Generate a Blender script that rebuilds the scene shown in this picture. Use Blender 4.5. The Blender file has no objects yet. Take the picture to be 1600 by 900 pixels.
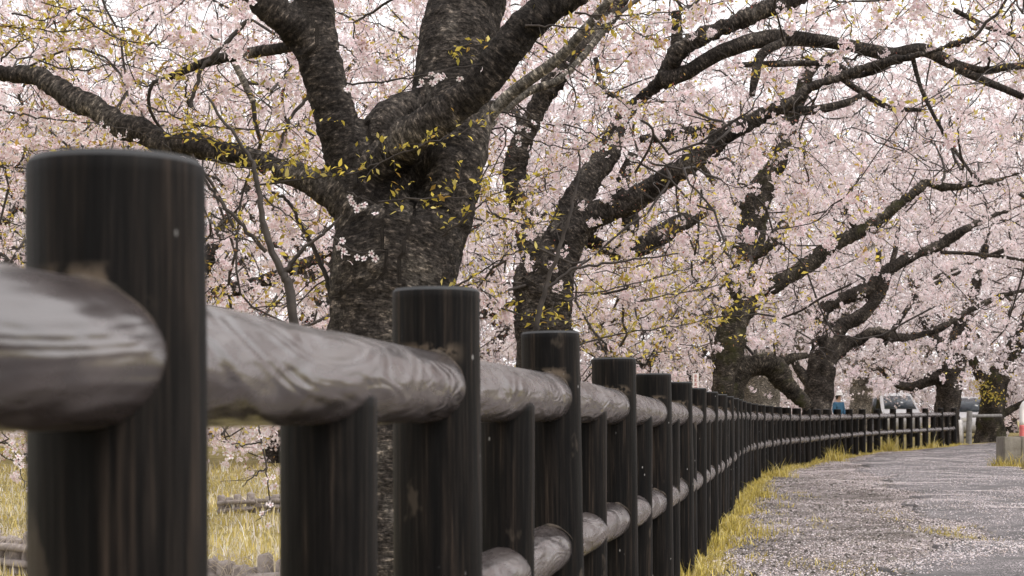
import bpy, math, numpy as np
from mathutils import Vector, Matrix, noise as mnoise

# ------------------------------------------------------------------ camera, sky, sun, exposure
SC = bpy.context.scene
COL = SC.collection
EYE = 0.86            # camera height (m)
FPX = 2500.0          # focal length in photograph pixels (1600 wide)
HZ = 652.0            # horizon row in the photograph

cam = bpy.data.cameras.new('camera')
cam.sensor_width = 36.0
cam.lens = FPX / 1600.0 * 36.0
cam.shift_y = (HZ - 450.0) / 1600.0
cam.clip_start = 0.05
cam.clip_end = 2000.0
cam.dof.use_dof = True
cam.dof.focus_distance = 10.5
cam.dof.aperture_fstop = 10.0
camo = bpy.data.objects.new('camera', cam)
camo.location = (0, 0, EYE)
camo.rotation_euler = (math.radians(90), 0, 0)
COL.objects.link(camo)
SC.camera = camo

SUN_EL, SUN_AZ = math.radians(52), math.radians(118)      # azimuth clockwise from +Y (the view direction)
world = bpy.data.worlds.new('World')
SC.world = world
world.use_nodes = True
wn = world.node_tree
wn.nodes.clear()
wo = wn.nodes.new('ShaderNodeOutputWorld')
wb = wn.nodes.new('ShaderNodeBackground')
sky = wn.nodes.new('ShaderNodeTexSky')
sky.sky_type = 'NISHITA'
sky.sun_disc = False
sky.sun_elevation = SUN_EL
sky.sun_rotation = SUN_AZ
sky.air_density = 1.0
sky.dust_density = 6.0
sky.ozone_density = 1.0
hs = wn.nodes.new('ShaderNodeHueSaturation')              # overcast: the blue is veiled by cloud
hs.inputs['Saturation'].default_value = 0.12
cl = wn.nodes.new('ShaderNodeMix')                        # even cloud sheet
cl.data_type = 'RGBA'
cl.inputs[0].default_value = 0.72
cl.inputs[7].default_value = (11.0, 10.6, 10.7, 1)
wn.links.new(sky.outputs[0], hs.inputs['Color'])
wn.links.new(hs.outputs[0], cl.inputs[6])
wn.links.new(cl.outputs[2], wb.inputs['Color'])
wb.inputs['Strength'].default_value = 0.12
wn.links.new(wb.outputs[0], wo.inputs['Surface'])

sun = bpy.data.lights.new('sun', 'SUN')
sun.energy = 1.5
sun.angle = math.radians(18)
sun.color = (1.0, 0.955, 0.9)
suno = bpy.data.objects.new('sun', sun)
sd = Vector((math.sin(SUN_AZ) * math.cos(SUN_EL), math.cos(SUN_AZ) * math.cos(SUN_EL), math.sin(SUN_EL)))
suno.rotation_euler = sd.to_track_quat('Z', 'Y').to_euler()
suno.location = sd * 50
COL.objects.link(suno)

SC.view_settings.view_transform = 'Standard'
SC.view_settings.look = 'None'
SC.view_settings.exposure = 0.55
SC.view_settings.gamma = 1.0
SC.view_settings.use_curve_mapping = False
SC.render.engine = 'CYCLES'
SC.cycles.max_bounces = 7
SC.cycles.diffuse_bounces = 4
SC.cycles.glossy_bounces = 3
SC.cycles.transmission_bounces = 5
SC.cycles.transparent_max_bounces = 8
SC.cycles.caustics_reflective = False
SC.cycles.caustics_refractive = False
SC.cycles.use_denoising = True
try:
    SC.cycles.denoiser = 'OPENIMAGEDENOISE'
    SC.cycles.denoising_input_passes = 'RGB_ALBEDO_NORMAL'
    SC.cycles.denoising_prefilter = 'ACCURATE'
except Exception:
    pass

# ------------------------------------------------------------------ helpers
RNG = np.random.default_rng(7)

def at(px, py, Y):
    return np.array([(px - 800.0) / FPX * Y, Y, EYE + (HZ - py) / FPX * Y])

def unit(v):
    return v / (np.linalg.norm(v, axis=-1, keepdims=True) + 1e-12)

def make_mesh(name, V, Fs, smooth=False, attrs=None):
    """V (n,3); Fs list of (m,k) int arrays; attrs {name: (n,3|4)} point attributes"""
    V = np.asarray(V, dtype=np.float32)
    Fs = [np.asarray(f, dtype=np.int32) for f in Fs if len(f)]
    me = bpy.data.meshes.new(name)
    me.vertices.add(len(V))
    me.vertices.foreach_set('co', V.ravel())
    loops = np.concatenate([f.ravel() for f in Fs])
    sizes = np.concatenate([np.full(len(f), f.shape[1], dtype=np.int32) for f in Fs])
    starts = np.concatenate([[0], np.cumsum(sizes)[:-1]]).astype(np.int32)
    me.loops.add(len(loops))
    me.loops.foreach_set('vertex_index', loops)
    me.polygons.add(len(sizes))
    me.polygons.foreach_set('loop_start', starts)
    me.polygons.foreach_set('loop_total', sizes)
    if smooth:
        me.polygons.foreach_set('use_smooth', np.ones(len(sizes), dtype=bool))
    me.update(calc_edges=True)
    for k, a in (attrs or {}).items():
        a = np.asarray(a, dtype=np.float32)
        if a.shape[1] == 3 and k != 'col':
            at_ = me.attributes.new(k, 'FLOAT_VECTOR', 'POINT')
            at_.data.foreach_set('vector', a.ravel())
        else:
            if a.shape[1] == 3:
                a = np.concatenate([a, np.ones((len(a), 1), np.float32)], 1)
            at_ = me.attributes.new(k, 'FLOAT_COLOR', 'POINT')
            at_.data.foreach_set('color', a.ravel())
    return me

def link(name, me, mat=None, parent=None, loc=None):
    o = bpy.data.objects.new(name, me)
    COL.objects.link(o)
    if mat is not None and me is not None and not me.materials:
        me.materials.append(mat)
    if parent is not None:
        o.parent = parent
    if loc is not None:
        o.location = loc
    return o

def thing(name, label, cat, loc=(0, 0, 0), group=None):
    o = bpy.data.objects.new(name, None)
    o.empty_display_size = 0.2
    COL.objects.link(o)
    o.location = loc
    o['label'] = label
    o['category'] = cat
    if group:
        o['group'] = group
    return o

class Acc:
    def __init__(self):
        self.V, self.F4, self.F3, self.A, self.n = [], [], [], [], 0
    def add(self, V, F4=None, F3=None, A=None):
        if F4 is not None and len(F4):
            self.F4.append(np.asarray(F4) + self.n)
        if F3 is not None and len(F3):
            self.F3.append(np.asarray(F3) + self.n)
        self.V.append(V)
        if A is not None:
            self.A.append(A)
        self.n += len(V)
    def mesh(self, name, smooth=False, attr=None, off=None):
        V = np.concatenate(self.V)
        if off is not None:
            V = V - np.asarray(off)
        Fs = []
        if self.F4: Fs.append(np.concatenate(self.F4))
        if self.F3: Fs.append(np.concatenate(self.F3))
        return make_mesh(name, V, Fs, smooth, {attr: np.concatenate(self.A)} if attr else None)

def box_vf(c, s, rz=0.0, taper=1.0):
    c = np.asarray(c, float); hx, hy, hz = np.asarray(s, float) / 2
    v = np.array([[-hx,-hy,-hz],[hx,-hy,-hz],[hx,hy,-hz],[-hx,hy,-hz],
                  [-hx*taper,-hy*taper,hz],[hx*taper,-hy*taper,hz],[hx*taper,hy*taper,hz],[-hx*taper,hy*taper,hz]])
    if rz:
        cz, sz = math.cos(rz), math.sin(rz)
        v = v @ np.array([[cz, sz, 0], [-sz, cz, 0], [0, 0, 1]])
    f = np.array([[0,3,2,1],[4,5,6,7],[0,1,5,4],[1,2,6,5],[2,3,7,6],[3,0,4,7]])
    return v + c, f

def catmull(P, n):
    """P (m,k) control rows -> about n rows, smooth"""
    P = np.asarray(P, float)
    Q = np.concatenate([[2 * P[0] - P[1]], P, [2 * P[-1] - P[-2]]])
    seg = len(P) - 1
    out = []
    per = max(2, int(round(n / seg)))
    for i in range(seg):
        p0, p1, p2, p3 = Q[i:i + 4]
        t = np.linspace(0, 1, per, endpoint=False)[:, None]
        out.append(0.5 * (2*p1 + (p2-p0)*t + (2*p0-5*p1+4*p2-p3)*t**2 + (3*p1-p0-3*p2+p3)*t**3))
    out.append(P[-1:])
    return np.concatenate(out)

def frames(P):
    T = np.gradient(P, axis=0)
    T = unit(T)
    N = np.zeros_like(P)
    a = np.array([1.0, 0, 0]) if abs(T[0][0]) < 0.8 else np.array([0, 1.0, 0])
    N[0] = unit(a - T[0] * a.dot(T[0]))
    for i in range(1, len(P)):
        v = N[i-1] - T[i] * N[i-1].dot(T[i])
        N[i] = unit(v)
    B = np.cross(T, N)
    return T, N, B

def tube(P, R, sides, lump=0.0, freq=3.0, seed=0.0, caps=True):
    """returns V, F4, F3, barkpos"""
    P = np.asarray(P, float); R = np.asarray(R, float)
    m = len(P)
    T, N, B = frames(P)
    a = np.linspace(0, 2*math.pi, sides, endpoint=False)
    ca, sa = np.cos(a), np.sin(a)
    s = np.concatenate([[0], np.cumsum(np.linalg.norm(np.diff(P, axis=0), axis=1))])
    rr = np.repeat(R[:, None], sides, 1)
    if lump:
        ph = seed * 7.31
        rr = rr * (1 + lump * (0.5*np.sin(2*a[None]+ph+freq*s[:, None]) + 0.35*np.sin(3*a[None]-1.7*freq*s[:, None]+2*ph)
                               + 0.3*np.sin(5.3*freq*s[:, None]+ph*3+a[None])))
    V = P[:, None] + rr[..., None] * (ca[None, :, None]*N[:, None] + sa[None, :, None]*B[:, None])
    A = np.stack([rr*ca[None], rr*sa[None], np.repeat(s[:, None] + seed, sides, 1)], -1)
    i = np.arange(m-1)[:, None]*sides; j = np.arange(sides)[None]
    j2 = (j+1) % sides
    F = np.stack([i+j, i+j2, i+sides+j2, i+sides+j], -1).reshape(-1, 4)
    V = V.reshape(-1, 3); A = A.reshape(-1, 3)
    F3 = None
    if caps and sides > 3:
        n0 = len(V)
        V = np.concatenate([V, P[:1], P[-1:]])
        A = np.concatenate([A, [[0, 0, seed]], [[0, 0, s[-1]+seed]]])
        jj = np.arange(sides); jk = (jj+1) % sides
        F3 = np.concatenate([np.stack([np.full(sides, n0), jk, jj], 1),
                             np.stack([np.full(sides, n0+1), (m-1)*sides+jj, (m-1)*sides+jk], 1)])
    return V, F, F3, A

# ------------------------------------------------------------------ material helpers
def new_mat(name):
    m = bpy.data.materials.new(name)
    m.use_nodes = True
    nt = m.node_tree
    nt.nodes.clear()
    out = nt.nodes.new('ShaderNodeOutputMaterial')
    return m, nt, out

def nd(nt, kind, **kw):
    n = nt.nodes.new(kind)
    for k, v in kw.items():
        setattr(n, k, v)
    return n

def ramp(nt, fac, stops):
    r = nt.nodes.new('ShaderNodeValToRGB')
    els = r.color_ramp.elements
    while len(els) < len(stops):
        els.new(0.5)
    for e, (p, c) in zip(els, stops):
        e.position = p
        e.color = c if len(c) == 4 else (*c, 1)
    nt.links.new(fac, r.inputs[0])
    return r.outputs[0]

def mixc(nt, fac, a, b, mode='MIX'):
    n = nt.nodes.new('ShaderNodeMix')
    n.data_type = 'RGBA'
    n.blend_type = mode
    for sock, v in ((0, fac), (6, a), (7, b)):
        if hasattr(v, 'links') or hasattr(v, 'is_linked'):
            nt.links.new(v, n.inputs[sock])
        else:
            n.inputs[sock].default_value = v if not isinstance(v, tuple) or len(v) == 4 else (*v, 1)
    return n.outputs[2]

def noise_n(nt, vec, scale, detail=4, rough=0.55, dist=0.0):
    n = nt.nodes.new('ShaderNodeTexNoise')
    n.inputs['Scale'].default_value = scale
    n.inputs['Detail'].default_value = detail
    n.inputs['Roughness'].default_value = rough
    n.inputs['Distortion'].default_value = dist
    if vec is not None:
        nt.links.new(vec, n.inputs['Vector'])
    return n.outputs[0]

def mapping(nt, vec, scale=(1, 1, 1), loc=(0, 0, 0), rot=(0, 0, 0)):
    n = nt.nodes.new('ShaderNodeMapping')
    n.inputs['Scale'].default_value = scale
    n.inputs['Location'].default_value = loc
    n.inputs['Rotation'].default_value = rot
    nt.links.new(vec, n.inputs['Vector'])
    return n.outputs[0]

def bump(nt, h, strength=0.5, dist=0.02, prev=None):
    b = nt.nodes.new('ShaderNodeBump')
    b.inputs['Strength'].default_value = strength
    b.inputs['Distance'].default_value = dist
    nt.links.new(h, b.inputs['Height'])
    if prev is not None:
        nt.links.new(prev, b.inputs['Normal'])
    return b.outputs[0]

def principled(nt, out, color, rough=0.7, normal=None, spec=0.5, metal=0.0, coat=0.0):
    p = nt.nodes.new('ShaderNodeBsdfPrincipled')
    for sock, v in (('Base Color', color), ('Roughness', rough)):
        if hasattr(v, 'is_linked'):
            nt.links.new(v, p.inputs[sock])
        else:
            p.inputs[sock].default_value = (*v, 1) if isinstance(v, tuple) and len(v) == 3 else v
    p.inputs['Specular IOR Level'].default_value = spec
    p.inputs['Metallic'].default_value = metal
    p.inputs['Coat Weight'].default_value = coat
    if normal is not None:
        nt.links.new(normal, p.inputs['Normal'])
    nt.links.new(p.outputs[0], out.inputs['Surface'])
    return p

def simple_mat(name, c1, c2, scale=8.0, rough=0.7, bstr=0.3, bdist=0.01, spec=0.4, metal=0.0, detail=5, coat=0.0):
    m, nt, out = new_mat(name)
    tc = nd(nt, 'ShaderNodeTexCoord')
    n = noise_n(nt, tc.outputs['Object'], scale, detail, 0.6)
    col = ramp(nt, n, [(0.3, c1), (0.7, c2)])
    n2 = noise_n(nt, tc.outputs['Object'], scale*4, 4, 0.6)
    principled(nt, out, col, rough, bump(nt, n2, bstr, bdist) if bstr else None, spec, metal, coat)
    return m

# ------------------------------------------------------------------ materials
def mat_bark(name, dark, mid, pale, moss=None):
    m, nt, out = new_mat(name)
    a = nd(nt, 'ShaderNodeAttribute', attribute_name='bark')
    v = a.outputs['Vector']
    tc = nd(nt, 'ShaderNodeTexCoord')
    big = noise_n(nt, mapping(nt, v, (2.2, 2.2, 1.3)), 1.6, 4, 0.55)
    lent = noise_n(nt, mapping(nt, v, (15, 15, 44)), 1.0, 6, 0.75, 0.25)      # horizontal lenticel bands
    fine = noise_n(nt, mapping(nt, v, (45, 45, 60)), 1.0, 4, 0.7)
    vor = nd(nt, 'ShaderNodeTexVoronoi', feature='DISTANCE_TO_EDGE')
    vor.inputs['Scale'].default_value = 1.0
    nt.links.new(mapping(nt, v, (14, 14, 19)), vor.inputs['Vector'])
    base = ramp(nt, big, [(0.32, dark), (0.55, mid), (0.75, pale)])
    lc = ramp(nt, lent, [(0.36, (0.22, 0.21, 0.20)), (0.50, (0.8, 0.8, 0.8)), (0.57, (1.4, 1.37, 1.32)), (0.66, (5.0, 4.8, 4.5))])
    col = mixc(nt, 0.9, base, lc, 'MULTIPLY')
    ff = ramp(nt, fine, [(0.36, (0.25, 0.25, 0.25)), (0.64, (1.85, 1.85, 1.85))])
    col = mixc(nt, 0.8, col, ff, 'MULTIPLY')
    if moss:
        mn = noise_n(nt, tc.outputs['Object'], 2.3, 5, 0.6)
        mf = ramp(nt, mn, [(0.52, (0, 0, 0)), (0.66, (0.8, 0.8, 0.8))])
        col = mixc(nt, mf, col, moss)
    b = bump(nt, lent, 0.9, 0.02)
    b = bump(nt, vor.outputs[0], 0.45, 0.012, b)
    b = bump(nt, fine, 0.7, 0.008, b)
    principled(nt, out, col, 0.9, b, 0.12)
    return m

M_bark1 = mat_bark('cherry_bark_dark', (0.013, 0.011, 0.010), (0.044, 0.038, 0.034), (0.12, 0.108, 0.096))
M_bark2 = mat_bark('cherry_bark', (0.012, 0.010, 0.0085), (0.040, 0.034, 0.030), (0.11, 0.097, 0.084))
M_bark3 = mat_bark('cherry_bark_mossy', (0.012, 0.0105, 0.008), (0.042, 0.036, 0.030), (0.115, 0.10, 0.085), (0.045, 0.045, 0.018))
M_bark4 = mat_bark('pale_bark', (0.08, 0.07, 0.06), (0.18, 0.165, 0.145), (0.30, 0.28, 0.25))
M_twig = simple_mat('twig_bark', (0.014, 0.011, 0.010), (0.05, 0.04, 0.034), 14, 0.8, 0.0)

def mat_petal(name, trans=0.4):
    m, nt, out = new_mat(name)
    a = nd(nt, 'ShaderNodeAttribute', attribute_name='col')
    d = nd(nt, 'ShaderNodeBsdfDiffuse')
    t = nd(nt, 'ShaderNodeBsdfTranslucent')
    mx = nd(nt, 'ShaderNodeMixShader')
    mx.inputs[0].default_value = trans
    nt.links.new(a.outputs['Color'], d.inputs['Color'])
    nt.links.new(a.outputs['Color'], t.inputs['Color'])
    nt.links.new(d.outputs[0], mx.inputs[1])
    nt.links.new(t.outputs[0], mx.inputs[2])
    nt.links.new(mx.outputs[0], out.inputs['Surface'])
    return m
M_petal = mat_petal('cherry_petal', 0.36)
M_leaf = mat_petal('young_leaf', 0.38)
M_grass = mat_petal('dry_spring_grass', 0.3)

TOP_Z = 1.10
def mat_post():
    m, nt, out = new_mat('dark_stained_post')
    tc = nd(nt, 'ShaderNodeTexCoord')
    oi = nd(nt, 'ShaderNodeObjectInfo')
    add = nd(nt, 'ShaderNodeVectorMath', operation='ADD')
    sc = nd(nt, 'ShaderNodeMath', operation='MULTIPLY')
    sc.inputs[1].default_value = 37.0
    nt.links.new(oi.outputs['Random'], sc.inputs[0])
    nt.links.new(tc.outputs['Object'], add.inputs[0])
    nt.links.new(sc.outputs[0], add.inputs[1])
    v = add.outputs[0]
    streak = noise_n(nt, mapping(nt, v, (42, 42, 2.2)), 1.0, 5, 0.6, 0.3)
    fine = noise_n(nt, mapping(nt, v, (170, 170, 4)), 1.0, 4, 0.7)
    blot = noise_n(nt, mapping(nt, v, (9, 9, 4.5)), 1.0, 4, 0.55)
    base = ramp(nt, streak, [(0.36, (0.0022, 0.0021, 0.0021)), (0.52, (0.0055, 0.0046, 0.004)), (0.66, (0.015, 0.0115, 0.0092))])
    base = mixc(nt, 0.85, base, ramp(nt, fine, [(0.36, (0.2, 0.2, 0.2)), (0.5, (0.9, 0.9, 0.9)), (0.66, (3.4, 3.2, 3.0))]), 'MULTIPLY')
    worn = ramp(nt, blot, [(0.665, (0, 0, 0)), (0.70, (0.45, 0.45, 0.45))])
    col = mixc(nt, worn, base, (0.085, 0.068, 0.052))
    vor = nd(nt, 'ShaderNodeTexVoronoi')
    vor.inputs['Scale'].default_value = 1.0
    nt.links.new(mapping(nt, v, (34, 34, 17)), vor.inputs['Vector'])
    sp = ramp(nt, vor.outputs[0], [(0.055, (0.8, 0.8, 0.8)), (0.10, (0, 0, 0))])
    gate = ramp(nt, noise_n(nt, v, 6.0, 2), [(0.56, (0, 0, 0)), (0.62, (1, 1, 1))])
    spg = mixc(nt, 1.0, sp, gate, 'MULTIPLY')
    col = mixc(nt, spg, col, (0.34, 0.33, 0.32))                     # bird lime and lichen specks
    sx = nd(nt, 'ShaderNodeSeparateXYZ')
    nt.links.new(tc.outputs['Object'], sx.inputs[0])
    def band(sock, a, b_, c, d):
        return ramp(nt, sock, [(a, (0, 0, 0)), (b_, (1, 1, 1)), (c, (1, 1, 1)), (d, (0, 0, 0))])
    sh2 = nd(nt, 'ShaderNodeMath', operation='ADD')
    sh2.inputs[1].default_value = 0.5
    nt.links.new(sx.outputs['Y'], sh2.inputs[0])
    reg = mixc(nt, 1.0, band(sx.outputs['Z'], 0.955, 0.972, 0.985, 1.02), band(sh2.outputs[0], 0.435, 0.47, 0.53, 0.57), 'MULTIPLY')
    gt = ramp(nt, noise_n(nt, mapping(nt, v, (22, 22, 22)), 1.0, 4, 0.6), [(0.46, (0, 0, 0)), (0.53, (0.85, 0.85, 0.85))])
    col = mixc(nt, mixc(nt, 1.0, reg, gt, 'MULTIPLY'), col, (0.12, 0.093, 0.068))
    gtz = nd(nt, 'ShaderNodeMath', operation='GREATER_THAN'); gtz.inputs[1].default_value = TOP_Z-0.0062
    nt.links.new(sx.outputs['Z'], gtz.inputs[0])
    col = mixc(nt, gtz.outputs[0], col, (0.045, 0.046, 0.048))     # skylight on the bevel painted in: paler grey chamfer and end grain
    b = bump(nt, streak, 0.5, 0.004)
    b = bump(nt, fine, 0.6, 0.002, b)
    ro = ramp(nt, streak, [(0.3, (0.5, 0.5, 0.5)), (0.7, (0.68, 0.68, 0.68))])
    principled(nt, out, col, ro, b, 0.10)
    return m
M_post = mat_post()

def mat_rail():
    m, nt, out = new_mat('varnished_rail')
    tc = nd(nt, 'ShaderNodeTexCoord')
    oi = nd(nt, 'ShaderNodeObjectInfo')
    add = nd(nt, 'ShaderNodeVectorMath', operation='ADD')
    sc = nd(nt, 'ShaderNodeMath', operation='MULTIPLY')
    sc.inputs[1].default_value = 53.0
    nt.links.new(oi.outputs['Random'], sc.inputs[0])
    nt.links.new(tc.outputs['Object'], add.inputs[0])
    nt.links.new(sc.outputs[0], add.inputs[1])
    v = add.outputs[0]
    wv = nd(nt, 'ShaderNodeTexNoise')
    wv.inputs['Scale'].default_value = 1.0
    wv.inputs['Detail'].default_value = 1.5
    wv.inputs['Roughness'].default_value = 0.4
    wv.inputs['Distortion'].default_value = 2.2
    nt.links.new(mapping(nt, v, (7.5, 20, 20), rot=(0, 0, 0.25)), wv.inputs['Vector'])
    lump = noise_n(nt, mapping(nt, v, (3.2, 8, 8)), 1.0, 1, 0.4, 1.8)
    fine = noise_n(nt, mapping(nt, v, (10, 120, 120)), 1.0, 4, 0.6)
    blot = noise_n(nt, mapping(nt, v, (5, 14, 14)), 1.0, 4, 0.6, 0.8)
    col = ramp(nt, blot, [(0.3, (0.022, 0.017, 0.0165)), (0.55, (0.046, 0.037, 0.036)), (0.75, (0.088, 0.073, 0.069))])
    wl = ramp(nt, wv.outputs[0], [(0.35, (0.72, 0.70, 0.68)), (0.5, (1, 1, 1)), (0.65, (1.2, 1.2, 1.2))])
    col = mixc(nt, 0.7, col, wl, 'MULTIPLY')
    cn = noise_n(nt, mapping(nt, v, (1.7, 6.5, 6.5)), 1.0, 1.5, 0.45, 1.2)
    cm = nd(nt, 'ShaderNodeMath', operation='MULTIPLY'); cm.inputs[1].default_value = 75.0
    cs = nd(nt, 'ShaderNodeMath', operation='SINE')
    nt.links.new(cn, cm.inputs[0]); nt.links.new(cm.outputs[0], cs.inputs[0])
    b = bump(nt, cs.outputs[0], 0.24, 0.0020)                        # growth ring relief of the moulded log
    b = bump(nt, wv.outputs[0], 0.30, 0.010, b)
    b = bump(nt, lump, 0.5, 0.032, b)
    b = bump(nt, fine, 0.22, 0.002, b)
    ro = ramp(nt, blot, [(0.3, (0.21, 0.21, 0.21)), (0.75, (0.33, 0.33, 0.33))])
    principled(nt, out, col, ro, b, 0.5).inputs['IOR'].default_value = 2.15
    return m
M_rail = mat_rail()
M_mortar = simple_mat('joint_filler', (0.008, 0.0065, 0.0055), (0.11, 0.085, 0.062), 30, 0.85, 0.6, 0.006)

# ------------------------------------------------------------------ fence line and ground height
_n = np.array([1, 2, 3, 4, 5, 6, 7, 8, 9, 10])
_px = np.array([183, 682, 861, 960, 1022, 1059, 1084, 1105, 1121, 1133.0])
near = np.stack([(_px - 800) / FPX * 1.5 * _n, 1.5 * _n], 1)
ctrl = np.concatenate([[[-0.826, -1.5], [-0.598, 0.0]], near, [[3.37, 22.5], [5.42, 30.3], [8.45, 38.7], [12.95, 46.9]]])
dense = catmull(ctrl, 600)
# resample beyond post 10 at 1.5 m
i10 = int(np.argmin(np.abs(dense[:, 1] - 15.0)))
tail = dense[i10:]
ss = np.concatenate([[0], np.cumsum(np.linalg.norm(np.diff(tail, axis=0), axis=1))])
nt_ = int(round(ss[-1] / 1.52))
su = np.linspace(0, ss[-1], nt_ + 1)[1:]
tailp = np.stack([np.interp(su, ss, tail[:, 0]), np.interp(su, ss, tail[:, 1])], 1)
POSTS = np.concatenate([ctrl[:2], near, tailp])
_fy = np.concatenate([[-60], dense[:, 1], [60, 90, 140]])
_fx = np.concatenate([[-9.5], dense[:, 0], [20.5, 38.0, 66.0]])

def fence_x(Y):
    return np.interp(Y, _fy, _fx)

def base_z(Y):
    return np.interp(Y, [-60, 4.5, 7.5, 11, 18, 25, 32, 38, 47, 60, 140], [0, 0, -0.035, -0.05, -0.04, -0.055, -0.075, -0.05, 0.035, 0.06, 0.1])

def sstep(x, a, b):
    t = np.clip((x - a) / (b - a), 0, 1)
    return t*t*(3-2*t)

def ground_z(X, Y):
    X = np.asarray(X, float); Y = np.asarray(Y, float)
    d = X - fence_x(Y)
    z = base_z(Y)
    z = z - 0.32*sstep(-d, 0.35, 2.4)*(1 - sstep(Y, 48, 62)) - 0.25*sstep(-d, 3, 12)*(1 - sstep(Y, 48, 62))
    z = z + 0.012*np.sin(X*1.7+Y*0.9) + 0.010*np.sin(X*3.1-Y*2.3+1.0)
    return z

# ground sheet
def build_ground():
    ys = np.unique(np.concatenate([np.linspace(-60, 0, 16), np.linspace(0, 60, 151), np.linspace(60, 160, 21), np.linspace(160, 900, 20)]))
    xs = np.unique(np.concatenate([np.linspace(-600, -40, 16), np.linspace(-40, 40, 161), np.linspace(40, 600, 16)]))
    X, Y = np.meshgrid(xs, ys)
    Z = ground_z(X, Y)
    V = np.stack([X, Y, Z], -1).reshape(-1, 3)
    nx, ny = len(xs), len(ys)
    i = np.arange(ny-1)[:, None]*nx; j = np.arange(nx-1)[None]
    F = np.stack([i+j, i+j+1, i+nx+j+1, i+nx+j], -1).reshape(-1, 4)
    me = make_mesh('ground', V, [F], True)
    m, nt, out = new_mat('meadow_soil')
    tc = nd(nt, 'ShaderNodeTexCoord')
    o = tc.outputs['Object']
    n1 = noise_n(nt, o, 1.3, 6, 0.65)
    n2 = noise_n(nt, o, 24, 5, 0.7)
    col = ramp(nt, n1, [(0.3, (0.16, 0.13, 0.055)), (0.5, (0.27, 0.225, 0.075)), (0.7, (0.36, 0.30, 0.11))])
    col = mixc(nt, ramp(nt, n2, [(0.35, (0.8, 0.8, 0.8)), (0.55, (0, 0, 0))]), col, (0.09, 0.07, 0.045))
    vor = nd(nt, 'ShaderNodeTexVoronoi')
    vor.inputs['Scale'].default_value = 42
    nt.links.new(o, vor.inputs['Vector'])
    pt = ramp(nt, vor.outputs[0], [(0.25, (1, 1, 1)), (0.32, (0, 0, 0))])
    pg = mixc(nt, 1.0, pt, ramp(nt, noise_n(nt, o, 2.0, 3), [(0.45, (0, 0, 0)), (0.6, (0.9, 0.9, 0.9))]), 'MULTIPLY')
    col = mixc(nt, pg, col, (0.72, 0.63, 0.65))
    principled(nt, out, col, 0.95, bump(nt, n2, 0.7, 0.03), 0.1)
    ob = link('ground', me, m)
    ob['kind'] = 'structure'
build_ground()

def mat_path(name, c1, c2, c3, petal, grit, lo, hi):
    m, nt, out = new_mat(name)
    tc = nd(nt, 'ShaderNodeTexCoord')
    o = tc.outputs['Object']
    n1 = noise_n(nt, o, 1.1, 5, 0.6)
    n2 = noise_n(nt, o, 70, 4, 0.7)
    n3 = noise_n(nt, o, 9, 5, 0.65)
    col = ramp(nt, n1, [(0.3, c1), (0.7, c2)])
    col = mixc(nt, ramp(nt, n3, [(0.42, (0, 0, 0)), (0.68, (0.7, 0.7, 0.7))]), col, c3)
    col = mixc(nt, 0.75, col, ramp(nt, n2, [(0.3, (0.45, 0.45, 0.45)), (0.7, (1.5, 1.5, 1.5))]), 'MULTIPLY')
    for sc_, th in ((58, 0.26), (83, 0.25)):
        vor = nd(nt, 'ShaderNodeTexVoronoi')
        vor.inputs['Scale'].default_value = sc_
        nt.links.new(o, vor.inputs['Vector'])
        pt = ramp(nt, vor.outputs[0], [(th, (1, 1, 1)), (th + 0.06, (0, 0, 0))])
        gate = ramp(nt, noise_n(nt, o, 1.6, 5, 0.7), [(lo, (0, 0, 0)), (hi, (petal, petal, petal))])
        col = mixc(nt, mixc(nt, 1.0, pt, gate, 'MULTIPLY'), col, (0.70, 0.62, 0.645))
    b = bump(nt, n2, grit, 0.012)
    b = bump(nt, n3, 0.2, 0.02, b)
    principled(nt, out, col, 0.95, b, 0.08)
    return m
M_gravel = mat_path('petal_strewn_gravel', (0.075, 0.064, 0.058), (0.155, 0.135, 0.125), (0.055, 0.045, 0.04), 0.95, 0.9, 0.42, 0.60)
M_asph = mat_path('worn_asphalt', (0.095, 0.09, 0.091), (0.155, 0.147, 0.148), (0.07, 0.066, 0.067), 0.85, 0.6, 0.42, 0.64)

def edge_noise(Y, s):
    return 0.10*np.sin(Y*1.9+s) + 0.07*np.sin(Y*4.3+2*s) + 0.045*np.sin(Y*9.7+3*s) + 0.02*np.sin(Y*23+s)

def lip_drop(Y, e):
    k = np.clip(0.5+0.9*np.sin(Y*0.95+2.2)+0.5*np.sin(Y*2.7), 0, 1)
    return 0.030*k*np.exp(-np.maximum(e, 0)/0.22)

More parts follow.
